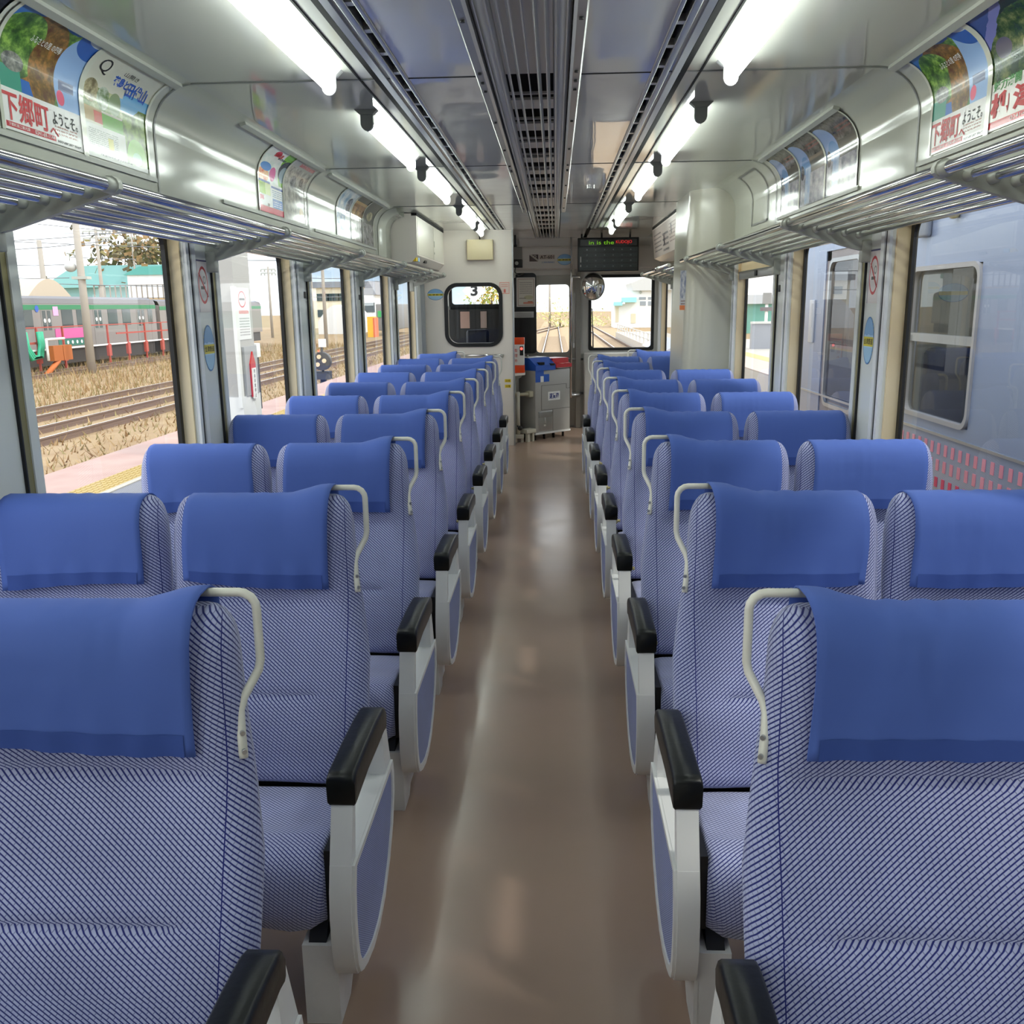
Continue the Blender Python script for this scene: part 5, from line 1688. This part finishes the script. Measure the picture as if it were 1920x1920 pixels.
XT = -24.0
t1 = train_car(XT, 34.0, 55.6, 2.33, 'silver train car with a green stripe, parked across the yard on the left', [('w', 36.2, 37.4), ('w', 38.0, 39.2), ('w', 41.0, 42.2), ('d', 42.9, 43.85), ('w', 44.75, 45.8), ('w', 46.2, 47.15), ('d', 47.9, 48.9), ('w', 49.5, 50.6), ('w', 51.2, 52.2), ('d', 53.0, 54.1), ('w', 54.5, 55.1)])
train_car(XT, 56.2, 76.0, 2.25, 'second silver train car behind the first one, partly hidden', [('w', 57.2, 58.4), ('d', 59.2, 60.4), ('w', 61.2, 62.4), ('w', 63.2, 64.4), ('d', 65.4, 66.6), ('w', 67.6, 69.0), ('w', 70.0, 71.4)])
m = MB(); m.box(XT + .005, XT + .02, 44.0, 47.3, .32, .80); obj('pink_panel', m, layered('pink panel', (206, 92, 156), [('lines', (.3, .3, .95, .7, 1, .8), (244, 190, 226))]), t1, boxuv=False, label='pink advert panel')
m = MB(); m.box(XT + .005, XT + .02, 44.2, 47.2, -.05, .30); obj('green_panel', m, pbr('dark green panel', (40, 110, 96), .5), t1, label='dark green panel')
m = MB()
for i in range(6): m.tube([(XT + .015, 44.6 + .45 * i, .12), (XT + .03, 44.6 + .45 * i, .12)], .09, 8)
obj('panel_dot', m, M_whitep, t1)
m = MB(); m.box(XT + .005, XT + .02, 44.0, 44.45, 1.42, 1.85); obj('pink_sticker', m, pbr('pink sticker', (246, 170, 220), .5), t1)
m = MB(); m.tube([(XT + .005, 42.6, 1.75), (XT + .02, 42.6, 1.75)], .16, 12); obj('blue_sticker', m, M_blue, t1)
# red railing in front of it
r = thing('railing', 'red railing with white lower rail in front of the silver train', 'railing', (-22.9, 47, GZ))
M_rr = pbr('faded red paint', (176, 76, 66), .6)
for i in range(9):
    m = MB(); y = 38.2 + 2.2 * i; m.box(-22.95, -22.87, y, y + .08, GZ, .95); m.box(-22.98, -22.84, y - .10, y + .18, -.65, -.05); obj('post', m, M_rr, r)
m = MB(); m.box(-22.93, -22.89, 38, 56, .90, .95); m.box(-22.93, -22.89, 38, 41, .2, .3); m.box(-22.93, -22.89, 48, 56, .42, .5); obj('top_rail', m, M_rr, r)
m = MB(); m.box(-22.93, -22.89, 38, 56, -.10, -.03); obj('lower_rail', m, M_whitep, r)
r = thing('hose', 'green hose hung in loops on the red railing', 'hose', (-22.7, 39, -.4))
m = MB()
for q in range(3):
    a = 38.95 + .12 * q
    m.tube([(-22.7, a, .75), (-22.7, a + .1, .1), (-22.7, a + .5, -.42 + .05 * q), (-22.7, a + 1.1, -.35), (-22.7, a + 1.3, .2), (-22.7, a + 1.25, .75)], .09, 6)
obj('hose_loop', m, pbr('green hose', (50, 168, 130), .5), r)
r = thing('buffer_stop', 'orange wooden buffer block with a slanted orange leg in the yard', 'buffer stop', (-22.3, 41, GZ))
m = MB(); m.box(-22.5, -22.2, 40.4, 41.2, -.55, .12); m.box(-22.5, -22.2, 41.25, 42.0, -.55, .12); obj('block', m, pbr('orange brown timber', (176, 96, 40), .7), r)
m = MB(); m.tube([(-22.3, 40.9, -.55), (-22.3, 39.7, GZ)], .12, 6); obj('leg', m, pbr('rusty orange', (196, 106, 50), .7), r)
m = MB(); m.tube([(-22.2, 39.9, -.5), (-22.2, 39.9, .42), (-22.2, 41.4, .42)], .06, 6); obj('white_frame', m, M_whitep, r)
# arched pale roof and teal roofs
def bld(name, label, cat='building', **parts): return thing(name, label, cat, parts.pop('loc'))


r = thing('shed', 'shed with a rounded sandy roof behind the silver train', 'shed', (-30, 52, GZ))
m = MB(); m.prism([(49.0 + 4.6 * i / 16, 2.4 + 1.0 * math.sin(PI * i / 16)) for i in range(17)] + [(53.6, GZ), (49.0, GZ)], 'x', -32, -28, 0); obj('shed_body', m, pbr('sandy roof', (196, 180, 160), .8), r)
r = thing('teal_warehouse', 'large warehouse with a pale teal pitched roof across the yard', 'building', (-43, 92, GZ))
m = MB(); a0, a1 = at(92, 528, y=90), at(330, 528, y=90)
zr = at(240, 497, y=90).z; ze = at(100, 540, y=90).z
m.prism([(a0.x - 1, ze), (at(138, 497, y=90).x, zr), (a1.x + 1, zr), (a1.x + 1, ze)], 'y', 90, 104); obj('roof', m, pbr('pale teal roof', (136, 190, 190), .6), r)
m = MB(); m.box(a0.x, a1.x + .5, 91, 103, GZ, ze); obj('wall', m, pbr('pale teal wall', (150, 196, 198), .7), r)
r = thing('white_building', 'white flat building with a teal roof edge beside the warehouse', 'building', (-38, 82, GZ))
p0, p1 = at(238, 516, y=84), at(338, 516, y=84)
m = MB(); m.box(p0.x, p1.x, 84, 89, GZ, p0.z); obj('wall', m, pbr('white wall', (236, 238, 240), .6), r)
m = MB(); m.prism([(p0.x - .3, p0.z), (p1.x, p0.z), (p1.x, p0.z + .75), (p0.x + 1.3, p0.z + .75)], 'y', 83.8, 89.2); obj('roof', m, pbr('teal roof', (90, 166, 158), .6), r)
r = thing('footbridge', 'low walkway with railings behind the silver train roof', 'walkway', (-28, 66, GZ))
m = MB(); q0, q1 = at(175, 535, y=66), at(325, 540, y=66)
m.box(q0.x, q1.x, 66, 66.1, q0.z - .05, q0.z); m.box(q0.x, q1.x, 66, 66.1, q0.z - .95, q0.z - .9)
for i in range(16): m.box(q0.x + (q1.x - q0.x) * i / 15 - .03, q0.x + (q1.x - q0.x) * i / 15 + .03, 66, 66.1, q0.z - 1.0, q0.z)
obj('railing_frame', m, pbr('grey railing', (150, 140, 130), .6), r)
m = MB(); m.box(at(275, 560, y=67).x, q1.x, 67, 67.2, GZ, q0.z - .95); obj('deck', m, pbr('ochre deck', (206, 170, 110), .7), r)

# trees
def tree(name, label, c, rx, rz, trunk, col, n=900, seed=1):
    r = thing(name, label, 'tree', (c[0], c[1], GZ), 'trees outside')
    rr = random.Random(seed)
    m = MB()
    for i in range(n):
        u, v, ww = rr.gauss(0, .42), rr.gauss(0, .42), rr.gauss(0, .40)
        p = Vector((c[0] + u * rx, c[1] + v * rx, c[2] + ww * rz))
        s = rx * rr.uniform(.025, .06)
        a = Vector((rr.uniform(-1, 1), rr.uniform(-1, 1), rr.uniform(-1, 1))).normalized() * s
        b = Vector((rr.uniform(-1, 1), rr.uniform(-1, 1), rr.uniform(-1, 1))).normalized() * s
        k = m.add([p - a, p + b, p + a, p - b]); m.face((k, k + 1, k + 2, k + 3), rr.randrange(len(col)))
    obj('crown', m, col, r, fixn=False)
    m = MB(); m.tube([(c[0], c[1], GZ), (c[0], c[1], c[2])], [.2 * trunk, .1 * trunk], 7); obj('trunk', m, pbr('bark', (96, 80, 66), .9), r)
    return r


p = at(285, 478, y=95)
tree('tree', 'bushy brown tree behind the white building, left window', p, 6.5, 2.6, 1, [pbr('brown leaf', (150, 120, 80), .9), pbr('olive leaf', (120, 110, 66), .9), pbr('dark leaf', (92, 84, 60), .9)], 1500, 2)
# poles and wires
M_conc = pbr('concrete pole', (168, 160, 150), .8)


def pole(label, px, pyt, pyb, y, r0=.16, arms=(), lamp=False, group='utility poles'):
    b = at(px, pyb, y=y)
    tpt = at(px, pyt, y=y)
    r = thing('utility_pole', label, 'pole', (b.x, y, GZ), group)
    m = MB(); m.tube([(b.x, y, GZ), (b.x, y, tpt.z)], [r0, r0 * .7], 8); obj('shaft', m, M_conc, r)
    if arms:
        for z, L in arms:
            m = MB(); zz = at(px, z, y=y).z; m.box(b.x - L, b.x + L, y - .06, y + .06, zz - .05, zz + .05)
            for q in range(5): m.tube([(b.x - L + 2 * L * q / 4, y, zz), (b.x - L + 2 * L * q / 4, y, zz - .22)], .06, 6)
            obj('cross_arm', m, M_greyp, r)
    return r, b, tpt


pr1, b1, t1p = pole('tall concrete pole with a round lamp, before the silver train', 170, 380, 672, 41, .20)
zz = at(160, 500, y=41).z
m = MB(); m.tube([(b1.x, 41, zz + .15), (b1.x - .25, 41, zz + .55), (b1.x - .55, 41, zz + .58)], .04, 6); m.tube([(b1.x - .45, 41, zz + .55), (b1.x - .45, 41, zz + .25)], .02, 6); lm = obj('lamp_arm', m, M_greyp, pr1)
m = MB(); m.ellipsoid((b1.x - .45, 41, zz), (.26, .26, .22)); obj('lamp_head', m, pbr('grey lamp', (190, 190, 188), .3), pr1)
m = MB(); m.box(b1.x - .35, b1.x + .35, 40.8, 41.2, at(160, 521, y=41).z - .06, at(160, 521, y=41).z + .06); obj('clamp', m, M_greyp, pr1)
pole('thin pole with two rows of insulators behind the silver train', 193, 427, 560, 70, .16, ((433, 1.0), (446, 1.0)))
pole('slim pole rising behind the sandy shed roof', 86, 450, 560, 60, .22)
pole('slim distant pole right of the insulator pole', 252, 436, 500, 90, .12, ((445, .4), (455, .4)))
pole('thin pole in the third left window, nearer', 590, 420, 660, 60, .14)
pole('thin pole in the third left window, farther', 612, 420, 640, 66, .14)
pole('distant pole with cross arms in the second left window', 509, 500, 600, 90, .14, ((505, .7), (512, .7)))
pole('bare pole seen ahead through the front door window', 1031, 500, 600, 120, .16)
r = thing('overhead_wires', 'overhead wires strung across the sky above the yard', 'wires', (-25, 50, 4))
m = MB()
for (xa, ya, xb, yb, d) in ((40, 453, 190, 436, 60), (40, 452, 340, 466, 62), (40, 470, 160, 452, 58), (40, 497, 90, 496, 60), (40, 521, 90, 521, 60), (110, 420, 340, 448, 64), (160, 438, 330, 434, 66), (40, 529, 340, 538, 64), (170, 482, 215, 486, 70), (500, 470, 530, 474, 66), (500, 488, 530, 486, 66), (575, 520, 640, 522, 70), (575, 556, 640, 556, 70)):
    a, b = at(xa - 40, ya, y=d), at(xb + 40, yb, y=d)
    mid = (a + b) / 2 - Vector((0, 0, .05))
    m.tube([a, mid, b], .025, 4)
obj('wire', m, pbr('grey wire', (120, 124, 130), .6), r)

# dwarf signal
sg = at(606, 716, z=GZ + .1)
sx, sy = -6.6, None
d_ = at(606, 700, x=-6.9)
sy = d_.y
r = thing('dwarf_signal', 'dark dwarf signal with two lenses on a black box, third left window', 'signal', (-6.9, sy, GZ))
zb0, zb1 = at(606, 711, x=-6.9).z, at(606, 696, x=-6.9).z
zc = at(606, 677, x=-6.9).z
m = MB(); m.box(-7.12, -6.68, sy - .2, sy + .2, zb0, zb1); m.tube([(-6.9, sy, GZ - .1), (-6.9, sy, zb0)], .1, 8); obj('box', m, pbr('dark box', (52, 54, 52), .5), r)
m = MB(); m.tube([(-6.9, sy - .14, zc), (-6.9, sy + .10, zc)], .27, 20); m.tube([(-6.9, sy, zb1), (-6.9, sy, zc + .6)], .035, 8); obj('head', m, pbr('dark signal head', (66, 66, 70), .5), r)
m = MB()
for (dx, dz) in ((-.11, -.09), (.09, 0.02), (-.06, .14)): m.tube([(-6.9 + dx, sy - .18, zc + dz), (-6.9 + dx, sy - .13, zc + dz)], .065, 12)
obj('lens', m, pbr('pale lens', (240, 214, 180), .2), r)
m = MB(); m.box(-6.98, -6.76, sy - .06, sy, zc + .42, zc + .66); obj('plate', m, M_whitep, r)
# far buildings on the left
r = thing('apartment_building', 'cream apartment block in the third left window', 'building', (-50, 130, GZ))
a, b = at(580, 540, y=130), at(650, 536, y=130)
m = MB(); m.box(a.x, b.x + 4, 130, 140, GZ, a.z); obj('wall', m, pbr('cream wall', (232, 224, 200), .7), r)
m = MB(); m.box(a.x - .5, b.x + 4.5, 129.5, 140, a.z, a.z + .8); obj('roof', m, pbr('grey tiles', (130, 136, 146), .7), r)
m = MB()
for row in range(2):
    for q in range(7):
        x = a.x + 1 + q * (b.x - a.x) / 7; m.box(x, x + .9, 129.9, 130, a.z - 1.8 - 2.2 * row, a.z - .8 - 2.2 * row)
obj('window', m, M_tglass, r)
r = thing('arched_hall', 'white hall with an arched roof in the third left window', 'building', (-38, 100, GZ))
a, b = at(596, 600, y=100), at(648, 600, y=100)
hh = at(618, 572, y=100).z
wdt = b.x + 1 - a.x
m = MB(); m.prism([(a.x + wdt * i / 14, 0.2 + (hh - .2) * math.sin(PI * i / 14)) for i in range(15)] + [(b.x + 1, GZ), (a.x, GZ)], 'y', 100, 110); obj('hall_body', m, pbr('white hall', (236, 236, 236), .6), r)
r = thing('house', 'white house in the fourth left window', 'house', (-32, 110, GZ))
a, b = at(683, 553, y=110), at(702, 553, y=110)
m = MB(); m.box(a.x, b.x, 110, 118, GZ, a.z); obj('wall', m, pbr('white house wall', (238, 238, 236), .7), r)
m = MB(); m.prism([(a.x - .3, a.z), ((a.x + b.x) / 2, a.z + 1.6), (b.x + .3, a.z)], 'y', 109.7, 118); obj('roof', m, pbr('grey roof', (150, 150, 156), .7), r)
m = MB(); m.box((a.x + b.x) / 2 - .6, (a.x + b.x) / 2 + .6, 109.9, 110, a.z - 2, a.z - .9); obj('window', m, M_tglass, r)
r = thing('parked_railcar', 'grey railcar with a green front in the fourth left window', 'train', (-24, 92, GZ))
a, b = at(704, 570, y=92), at(722, 570, y=92)
m = MB(); m.rbox(a.x, b.x + .5, 92, 104, GZ + .5, a.z, .1); obj('body', m, pbr('grey railcar', (130, 130, 132), .5), r)
m = MB(); z2 = at(704, 588, y=92).z; m.box(a.x + .2, b.x + .3, 91.9, 92.02, z2 - .35, z2 + .25); obj('front_band', m, pbr('green band', (40, 180, 96), .5), r)
r = thing('freight_container', 'yellow and orange containers on the ground in the fourth left window', 'container', (-27, 88, GZ))
a, b = at(688, 594, y=88), at(702, 608, y=88)
m = MB(); m.box(a.x, (a.x + b.x) / 2 + .2, 88, 90, GZ, a.z); obj('yellow_box', m, pbr('yellow container', (240, 190, 70), .6), r)
m = MB(); m.box((a.x + b.x) / 2 + .2, b.x, 88, 90, GZ, a.z - .1); obj('orange_box', m, pbr('orange container', (224, 120, 80), .6), r)

# ---------------------------------------------------------------- train alongside, on the right
AX = 3.0
M_ad = pbr('sky tinted silver train skin', (158, 170, 198), .22, metal=.25, spec=.6)  # silver body; shade and sky reflection put into the colour as blue
r = thing('adjacent_train', 'silver train tinted blue for shade and sky reflection, standing close alongside the right windows', 'train', (4.2, 0, GZ))
m = MB()
ZT, ZB = 2.75, GZ + .55
wy0, wy1, wz0, wz1 = 6.58, 7.80, .70, 1.85
dy0, dy1 = 9.02, 10.30
segs = [(-14, 5.0, 0), (5.0, wy0, 0), (wy1, dy0, 0), (dy1, 11.5, 0)]
for (a, b, _) in segs: m.box(AX, AX + .06, a, b, ZB, ZT)
m.box(AX, AX + .06, wy0, wy1, ZB, wz0); m.box(AX, AX + .06, wy0, wy1, wz1, ZT); m.box(AX, AX + .06, dy0, dy1, 2.12, ZT)
m.box(AX, AX + 2.8, 11.44, 11.5, ZB, ZT)
m.prism([(AX, ZT), (AX + .3, ZT + .3), (AX + 2.5, ZT + .3), (AX + 2.8, ZT)], 'y', -14, 11.5)
obj('body', m, M_ad, r)
m = MB(); ring_prism(m, rrect(wy0 - .01, wy1 + .01, wz0 - .01, wz1 + .01, .11, 6), rrect(wy0 + .025, wy1 - .025, wz0 + .025, wz1 - .025, .09, 6), 'x', AX - .02, AX + .04); wf = obj('window_frame', m, pbr('pinkish window frame', (178, 174, 172), .4), r)
m = MB(); m.box(AX - .01, AX + .03, wy0, wy1, 1.325, 1.345); m.box(AX - .004, AX + .02, wy0, wy1, 1.28, 1.325); obj('sash_bar', m, M_alu, wf)
m = MB(); m.box(AX + .02, AX + .026, wy0, wy1, wz0, wz1); obj('window_pane', m, glass_mat('pane of the other train', (.72, .76, .78, 1), 1.0), wf)
m = MB(); m.box(AX + .012, AX + .05, dy0, dy1, ZB, .52); m.box(AX + .012, AX + .05, dy0, dy0 + .14, .52, 2.12); m.box(AX + .012, AX + .05, dy1 - .14, dy1, .52, 2.12); m.box(AX + .012, AX + .05, dy0, dy1, 2.02, 2.12); do = obj('door', m, pbr('mauve grey door', (150, 140, 142), .4), r)
m = MB(); ring_prism(m, rrect(dy0 + .12, dy1 - .12, .50, 2.04, .12, 6), rrect(dy0 + .16, dy1 - .16, .54, 2.0, .10, 6), 'x', AX - .004, AX + .03); obj('door_gasket', m, M_alu, do)
m = MB(); m.box(AX + .02, AX + .026, dy0 + .13, dy1 - .13, .52, 2.03); obj('door_pane', m, glass_mat('door pane', (.75, .75, .74, 1), 1.0), do)
m = MB(); m.box(AX - .012, AX + .0, 5.0, 11.5, .595, .615); obj('waist_line', m, M_alu, r)
m = MB()
rows = [(.50, .085, 0), (.375, .085, 0), (.245, .075, 1), (.13, .06, 1)]
for z, h, mi in rows:
    y = 5.0
    while y < 9.0:
        m.box(AX - .004, AX + .001, y, y + .05, z - h / 2, z + h / 2, mi); y += .125
obj('dash_band', m, [pbr('pink dash', (250, 156, 172), .45), pbr('red dash', (240, 60, 100), .45)], r, label='rows of pink and red dashes')
m = MB(); m.rbox(AX - .05, AX, 7.50, 7.72, 2.08, 2.55, .02); obj('speaker_grille', m, pbr('grey grille', (140, 146, 158), .5), r)
m = MB(); m.rbox(AX - .06, AX, 7.0, 7.1, 2.17, 2.40, .03); obj('side_lamp', m, pbr('amber lamp', (206, 190, 140), .3), r)
m = MB(); m.rbox(AX - .02, AX, 10.62, 10.80, 1.15, 1.62, .006); m.box(AX - .024, AX - .018, 10.66, 10.72, 1.32, 1.58, 0); obj('door_switch', m, pbr('pale panel', (206, 206, 214), .4), r)
# its interior: far wall with windows, seats, floor
m = MB()
fx = AX + 2.7
m.box(AX + .06, fx, -14, 10.94, -.05, 0.0); m.box(AX + .06, fx, -14, 10.94, 2.3, 2.35)
m.box(fx, fx + .06, -14, 10.94, ZB, .8); m.box(fx, fx + .06, -14, 10.94, 1.9, ZT)
y = -14
while y < 10:
    m.box(fx, fx + .06, y, y + .5, .8, 1.9); y += 2.0
m.box(AX + .06, AX + .9, 8.35, 8.40, 0, 2.3); m.box(AX + 1.8, fx, 8.35, 8.40, 0, 2.3)
obj('cabin_lining', m, pbr('cream cabin lining', (206, 200, 186), .5), r)
m = MB(); m.rbox(AX + .3, AX + 1.2, 6.8, 7.3, .2, .62, .08); m.rbox(AX + .3, AX + 1.2, 7.25, 7.42, .5, 1.2, .06); m.rbox(AX + 1.6, AX + 2.6, 6.9, 7.6, .2, .62, .08); m.rbox(AX + 1.6, AX + 2.6, 7.6, 7.78, .5, 1.2, .06); m.rbox(AX + .3, AX + 1.2, 8.1, 8.28, .5, 1.2, .06)
obj('cabin_seat', m, pbr('dark blue cabin seat', (30, 44, 66), .8), r)
m = MB(); m.tube([(AX + 1.25, 7.9, 0), (AX + 1.25, 7.9, 2.3)], .03, 8); m.tube([(AX + .9, 8.33, 0.9), (AX + 1.3, 8.33, 0.9)], .02, 6); obj('cabin_rail', m, M_chrome, r)
m = MB(); m.rbox(AX + .5, AX + .75, 9.7, 9.9, .85, 1.3, .01); obj('cabin_ticket_box', m, M_orange, r)
plate('oval_sticker', 'oval blue sticker inside the train alongside, seen through its window', 'sticker', (AX + .55, 8.346, 1.66), (1, 0, 0), (0, 0, 1), .26, .16, None, ell=True, layer_mat=oval, group='oval railway stickers')

# low platform to the right, ahead
r = thing('platform', 'pale low platform with a pinkish edge on the far right', 'platform', (7.5, 24, GZ))
m = MB(); m.box(5.3, 12, 12.5, 46, GZ, -.14); obj('platform_base', m, pbr('pale concrete', (184, 178, 170), .8), r)
m = MB(); m.box(5.3, 6.4, 12.5, 46, -.145, -.12); obj('edge_paving', m, pbr('pale pink edge', (190, 172, 162), .8), r)
m = MB(); m.box(6.4, 6.9, 12.5, 46, -.145, -.118); obj('tactile_strip', m, pbr('yellow strip', (190, 172, 118), .8), r)
r = thing('grey_wall', 'low grey wall behind the platform, right window', 'wall', (9, 33, -.12))
a = at(1402, 608, y=36); b = at(1470, 660, y=34)
m = MB(); m.box(7.6, 18, 36, 36.3, -.14, at(1430, 607, y=36).z); obj('wall_body', m, pbr('grey sheet wall', (150, 152, 160), .5), r)
m = MB(); m.box(7.6, 18, 35.95, 36.35, at(1430, 607, y=36).z, at(1430, 603, y=36).z); obj('coping', m, pbr('pale coping', (206, 204, 200), .6), r)
r = thing('teal_shed', 'long teal building far beyond the right platform', 'building', (20, 86, GZ))
a = at(1402, 570, y=86)
m = MB(); m.box(a.x, a.x + 40, 86, 90, GZ, a.z); obj('wall', m, pbr('teal wall', (110, 170, 158), .7), r)
m = MB(); m.box(a.x - .4, a.x + 40, 85.6, 90, a.z, a.z + .8); obj('roof', m, pbr('pale roof', (200, 204, 210), .7), r)
r = thing('signal_post', 'signal post with a light head beyond the right platform', 'signal', (15, 70, GZ))
a = at(1436, 606, y=70); b = at(1436, 562, y=70)
m = MB(); m.tube([(a.x, 70, GZ), (a.x, 70, b.z)], .12, 8); obj('post', m, M_whitep, r)
m = MB(); m.box(a.x - .3, a.x + .3, 69.8, 70.1, b.z - .3, b.z + .5); obj('head', m, pbr('grey head', (150, 150, 150), .5), r)
m = MB(); m.box(a.x - .45, a.x + .45, 69.8, 70.1, at(1436, 583, y=70).z, at(1436, 576, y=70).z); obj('plate', m, pbr('dark plate', (120, 110, 116), .6), r)
# station building ahead right
r = thing('station_building', 'white station building with a teal awning ahead, front right window', 'building', (11, 112, GZ))
Y = 112
a, b = at(1152, 560, y=Y), at(1240, 560, y=Y)
zt = at(1190, 545, y=Y).z
m = MB(); m.box(at(1172, 560, y=Y).x, b.x + 6, Y, Y + 8, GZ, zt); m.box(a.x, at(1172, 560, y=Y).x, Y, Y + 6, GZ, at(1160, 570, y=Y).z); obj('wall', m, pbr('white station wall', (236, 236, 234), .7), r)
m = MB(); x0 = at(1182, 531, y=Y).x; z0 = at(1182, 531, y=Y).z
m.prism([(x0, z0), (at(1228, 512, y=Y).x, at(1228, 512, y=Y).z), (b.x + 8, at(1228, 512, y=Y).z), (b.x + 8, zt), (at(1186, 540, y=Y).x, zt)], 'y', Y - .6, Y + 8); obj('roof', m, pbr('grey station roof', (196, 196, 194), .7), r)
m = MB(); m.box(at(1165, 563, y=Y).x, at(1192, 563, y=Y).x, Y - 1.0, Y, at(1170, 567, y=Y).z, at(1170, 558, y=Y).z); m.box(at(1150, 570, y=Y).x, at(1166, 570, y=Y).x, Y - 1.0, Y, at(1160, 573, y=Y).z, at(1160, 566, y=Y).z); obj('awning', m, pbr('teal awning', (150, 214, 214), .6), r)
m = MB()
for (xa, xb, ya, yb) in ((1198, 1211, 557, 562), (1215, 1226, 557, 562), (1200, 1211, 565, 573), (1215, 1226, 565, 573)):
    q, s_ = at(xa, yb, y=Y), at(xb, ya, y=Y); m.box(q.x, s_.x, Y - .05, Y + .05, q.z, s_.z)
obj('window', m, pbr('grey window', (150, 156, 162), .3), r)
m = MB(); q, s_ = at(1183, 606, y=Y), at(1192, 588, y=Y); m.box(q.x, s_.x, Y - .06, Y + .05, q.z, s_.z); q, s_ = at(1154, 604, y=Y), at(1160, 576, y=Y); m.box(q.x, s_.x, Y - .06, Y + .05, q.z, s_.z); obj('door', m, pbr('pale door', (214, 206, 180), .6), r)
m = MB(); q = at(1201, 548, y=Y); m.tube([(q.x, Y - .08, q.z), (q.x, Y - .02, q.z)], .22, 4); obj('emblem', m, M_greyp, r)
# small end platform with white fence
r = thing('end_platform', 'small concrete platform end with a grey roofed box ahead on the right', 'platform', (5.8, 40, GZ))
m = MB(); m.box(4.95, 8.5, 42, 75, GZ, -.55); obj('platform_base', m, pbr('warm grey concrete', (190, 182, 172), .8), r)  # one even warm grey over the whole base
m = MB()
for i in range(14): m.box(4.97, 5.05, 42.2 + 2.4 * i, 42.35 + 2.4 * i, -.55, .1)
m.box(4.97, 5.03, 42, 74, .06, .1); m.box(4.97, 5.03, 42, 74, -.25, -.2); obj('fence', m, pbr('pale fence', (200, 196, 190), .6), r)
m = MB(); m.box(3.6, 4.7, 30, 36, GZ, .05); obj('box_wall', m, pbr('tan box wall', (206, 186, 160), .8), r)
m = MB(); m.prism([(3.45, .05), (4.15, .42), (4.85, .05)], 'y', 29.8, 36.2); obj('box_roof', m, pbr('pale box roof', (190, 194, 206), .6), r)
tree('bush', 'yellow green bushes far ahead, seen through the front door window', at(1050, 598, y=120), 3.2, 3.2, .6, [pbr('yellow leaf', (226, 220, 150), .9), pbr('pale green leaf', (200, 206, 150), .9)], 420, 5)
tree('bush', 'yellow green hillside bush ahead at the left of the front right window', at(1108, 602, y=124), 3.0, 2.0, .6, [pbr('lime leaf', (222, 224, 150), .9), pbr('soft green leaf', (200, 208, 150), .9)], 300, 6)
tree('tree', 'yellowing tree seen through the cab window', at(922, 556, y=70), 2.6, 2.2, .6, [pbr('autumn leaf', (196, 170, 80), .9), pbr('green leaf', (140, 150, 76), .9)], 900, 8)
# wiper on the front right window
r = thing('window_wiper', 'thin black wiper outside the right front window', 'wiper', (.62, 12.46, 1.0))
m = MB(); m.tube([(.605, 12.46, 1.02), (.585, 12.46, 1.55)], .008, 6); obj('blade', m, M_black, r)
m = MB(); m.tube([(.60, 12.44, 1.0), (.60, 12.46, 1.25)], .010, 6); obj('wiper_arm', m, M_black, r)

# diamond sign with a 3 hanging outside the cab window
q = at(889, 545, y=24)
r = thing('diamond_sign', 'white diamond sign reading 3 seen through the cab window', 'sign', (q.x, 24, q.z - .3))
m = MB(); m.prism([(q.x - .30, q.z), (q.x, q.z - .30), (q.x + .30, q.z), (q.x, q.z + .30)], 'y', 24, 24.02); obj('board', m, M_whitep, r)
m = MB(); put_text(m, '3', lambda u, v: (q.x - .09 + u * .18, 23.99, q.z - .13 + v * .26), 0, .03); obj('lettering', m, M_ink, r, fixn=False)
m = MB(); m.tube([(q.x, 24.05, GZ), (q.x, 24.05, q.z)], .04, 6); obj('post', m, M_greyp, r)

# structures beyond the left platform, seen at the edge of the second window
r = thing('control_cabin', 'pale blue yard cabin on grey legs behind the platform pillar', 'cabin', (-30, 82, GZ))
a, b = at(382, 520, y=82), at(432, 585, y=82)
m = MB(); m.box(a.x - 3, b.x, 82, 86, b.z, a.z); obj('cabin_wall', m, pbr('pale blue cabin', (196, 206, 220), .6), r)
m = MB(); m.box(a.x - 3.3, b.x + .3, 81.6, 86.2, a.z, a.z + .25); obj('cabin_roof', m, pbr('grey cabin roof', (150, 152, 156), .7), r)
m = MB()
for q in range(4): m.box(a.x - 2.6 + q * 1.5, a.x - 2.4 + q * 1.5, 82.2, 82.4, GZ, b.z)
m.box(a.x - 3, b.x, 82.1, 82.3, b.z - 1.2, b.z - 1.05); obj('leg_frame', m, pbr('grey steel', (136, 136, 136), .6), r)
r = thing('chevron_board', 'white board with a red arrow at the edge of the second left window', 'sign', (-4.6, 12, 2.0))
q = at(392, 487, x=-4.6)
m = MB(); m.box(-4.62, -4.6, q.y - .55, q.y + .35, q.z - .35, q.z + .38); obj('board', m, M_whitep, r)
m = MB()
for s in (-1, 1):
    m.prism([(q.y + .32, q.z + .02), (q.y + .22, q.z + .02), (q.y - .05, q.z + s * .34), (q.y + .06, q.z + s * .34)], 'x', -4.598, -4.594)
obj('arrow', m, pbr('faded red arrow', (206, 84, 74), .5), r)
m = MB(); m.tube([(-4.64, q.y - .1, -.12), (-4.64, q.y - .1, q.z + .38)], .03, 8); obj('post', m, M_whitep, r)
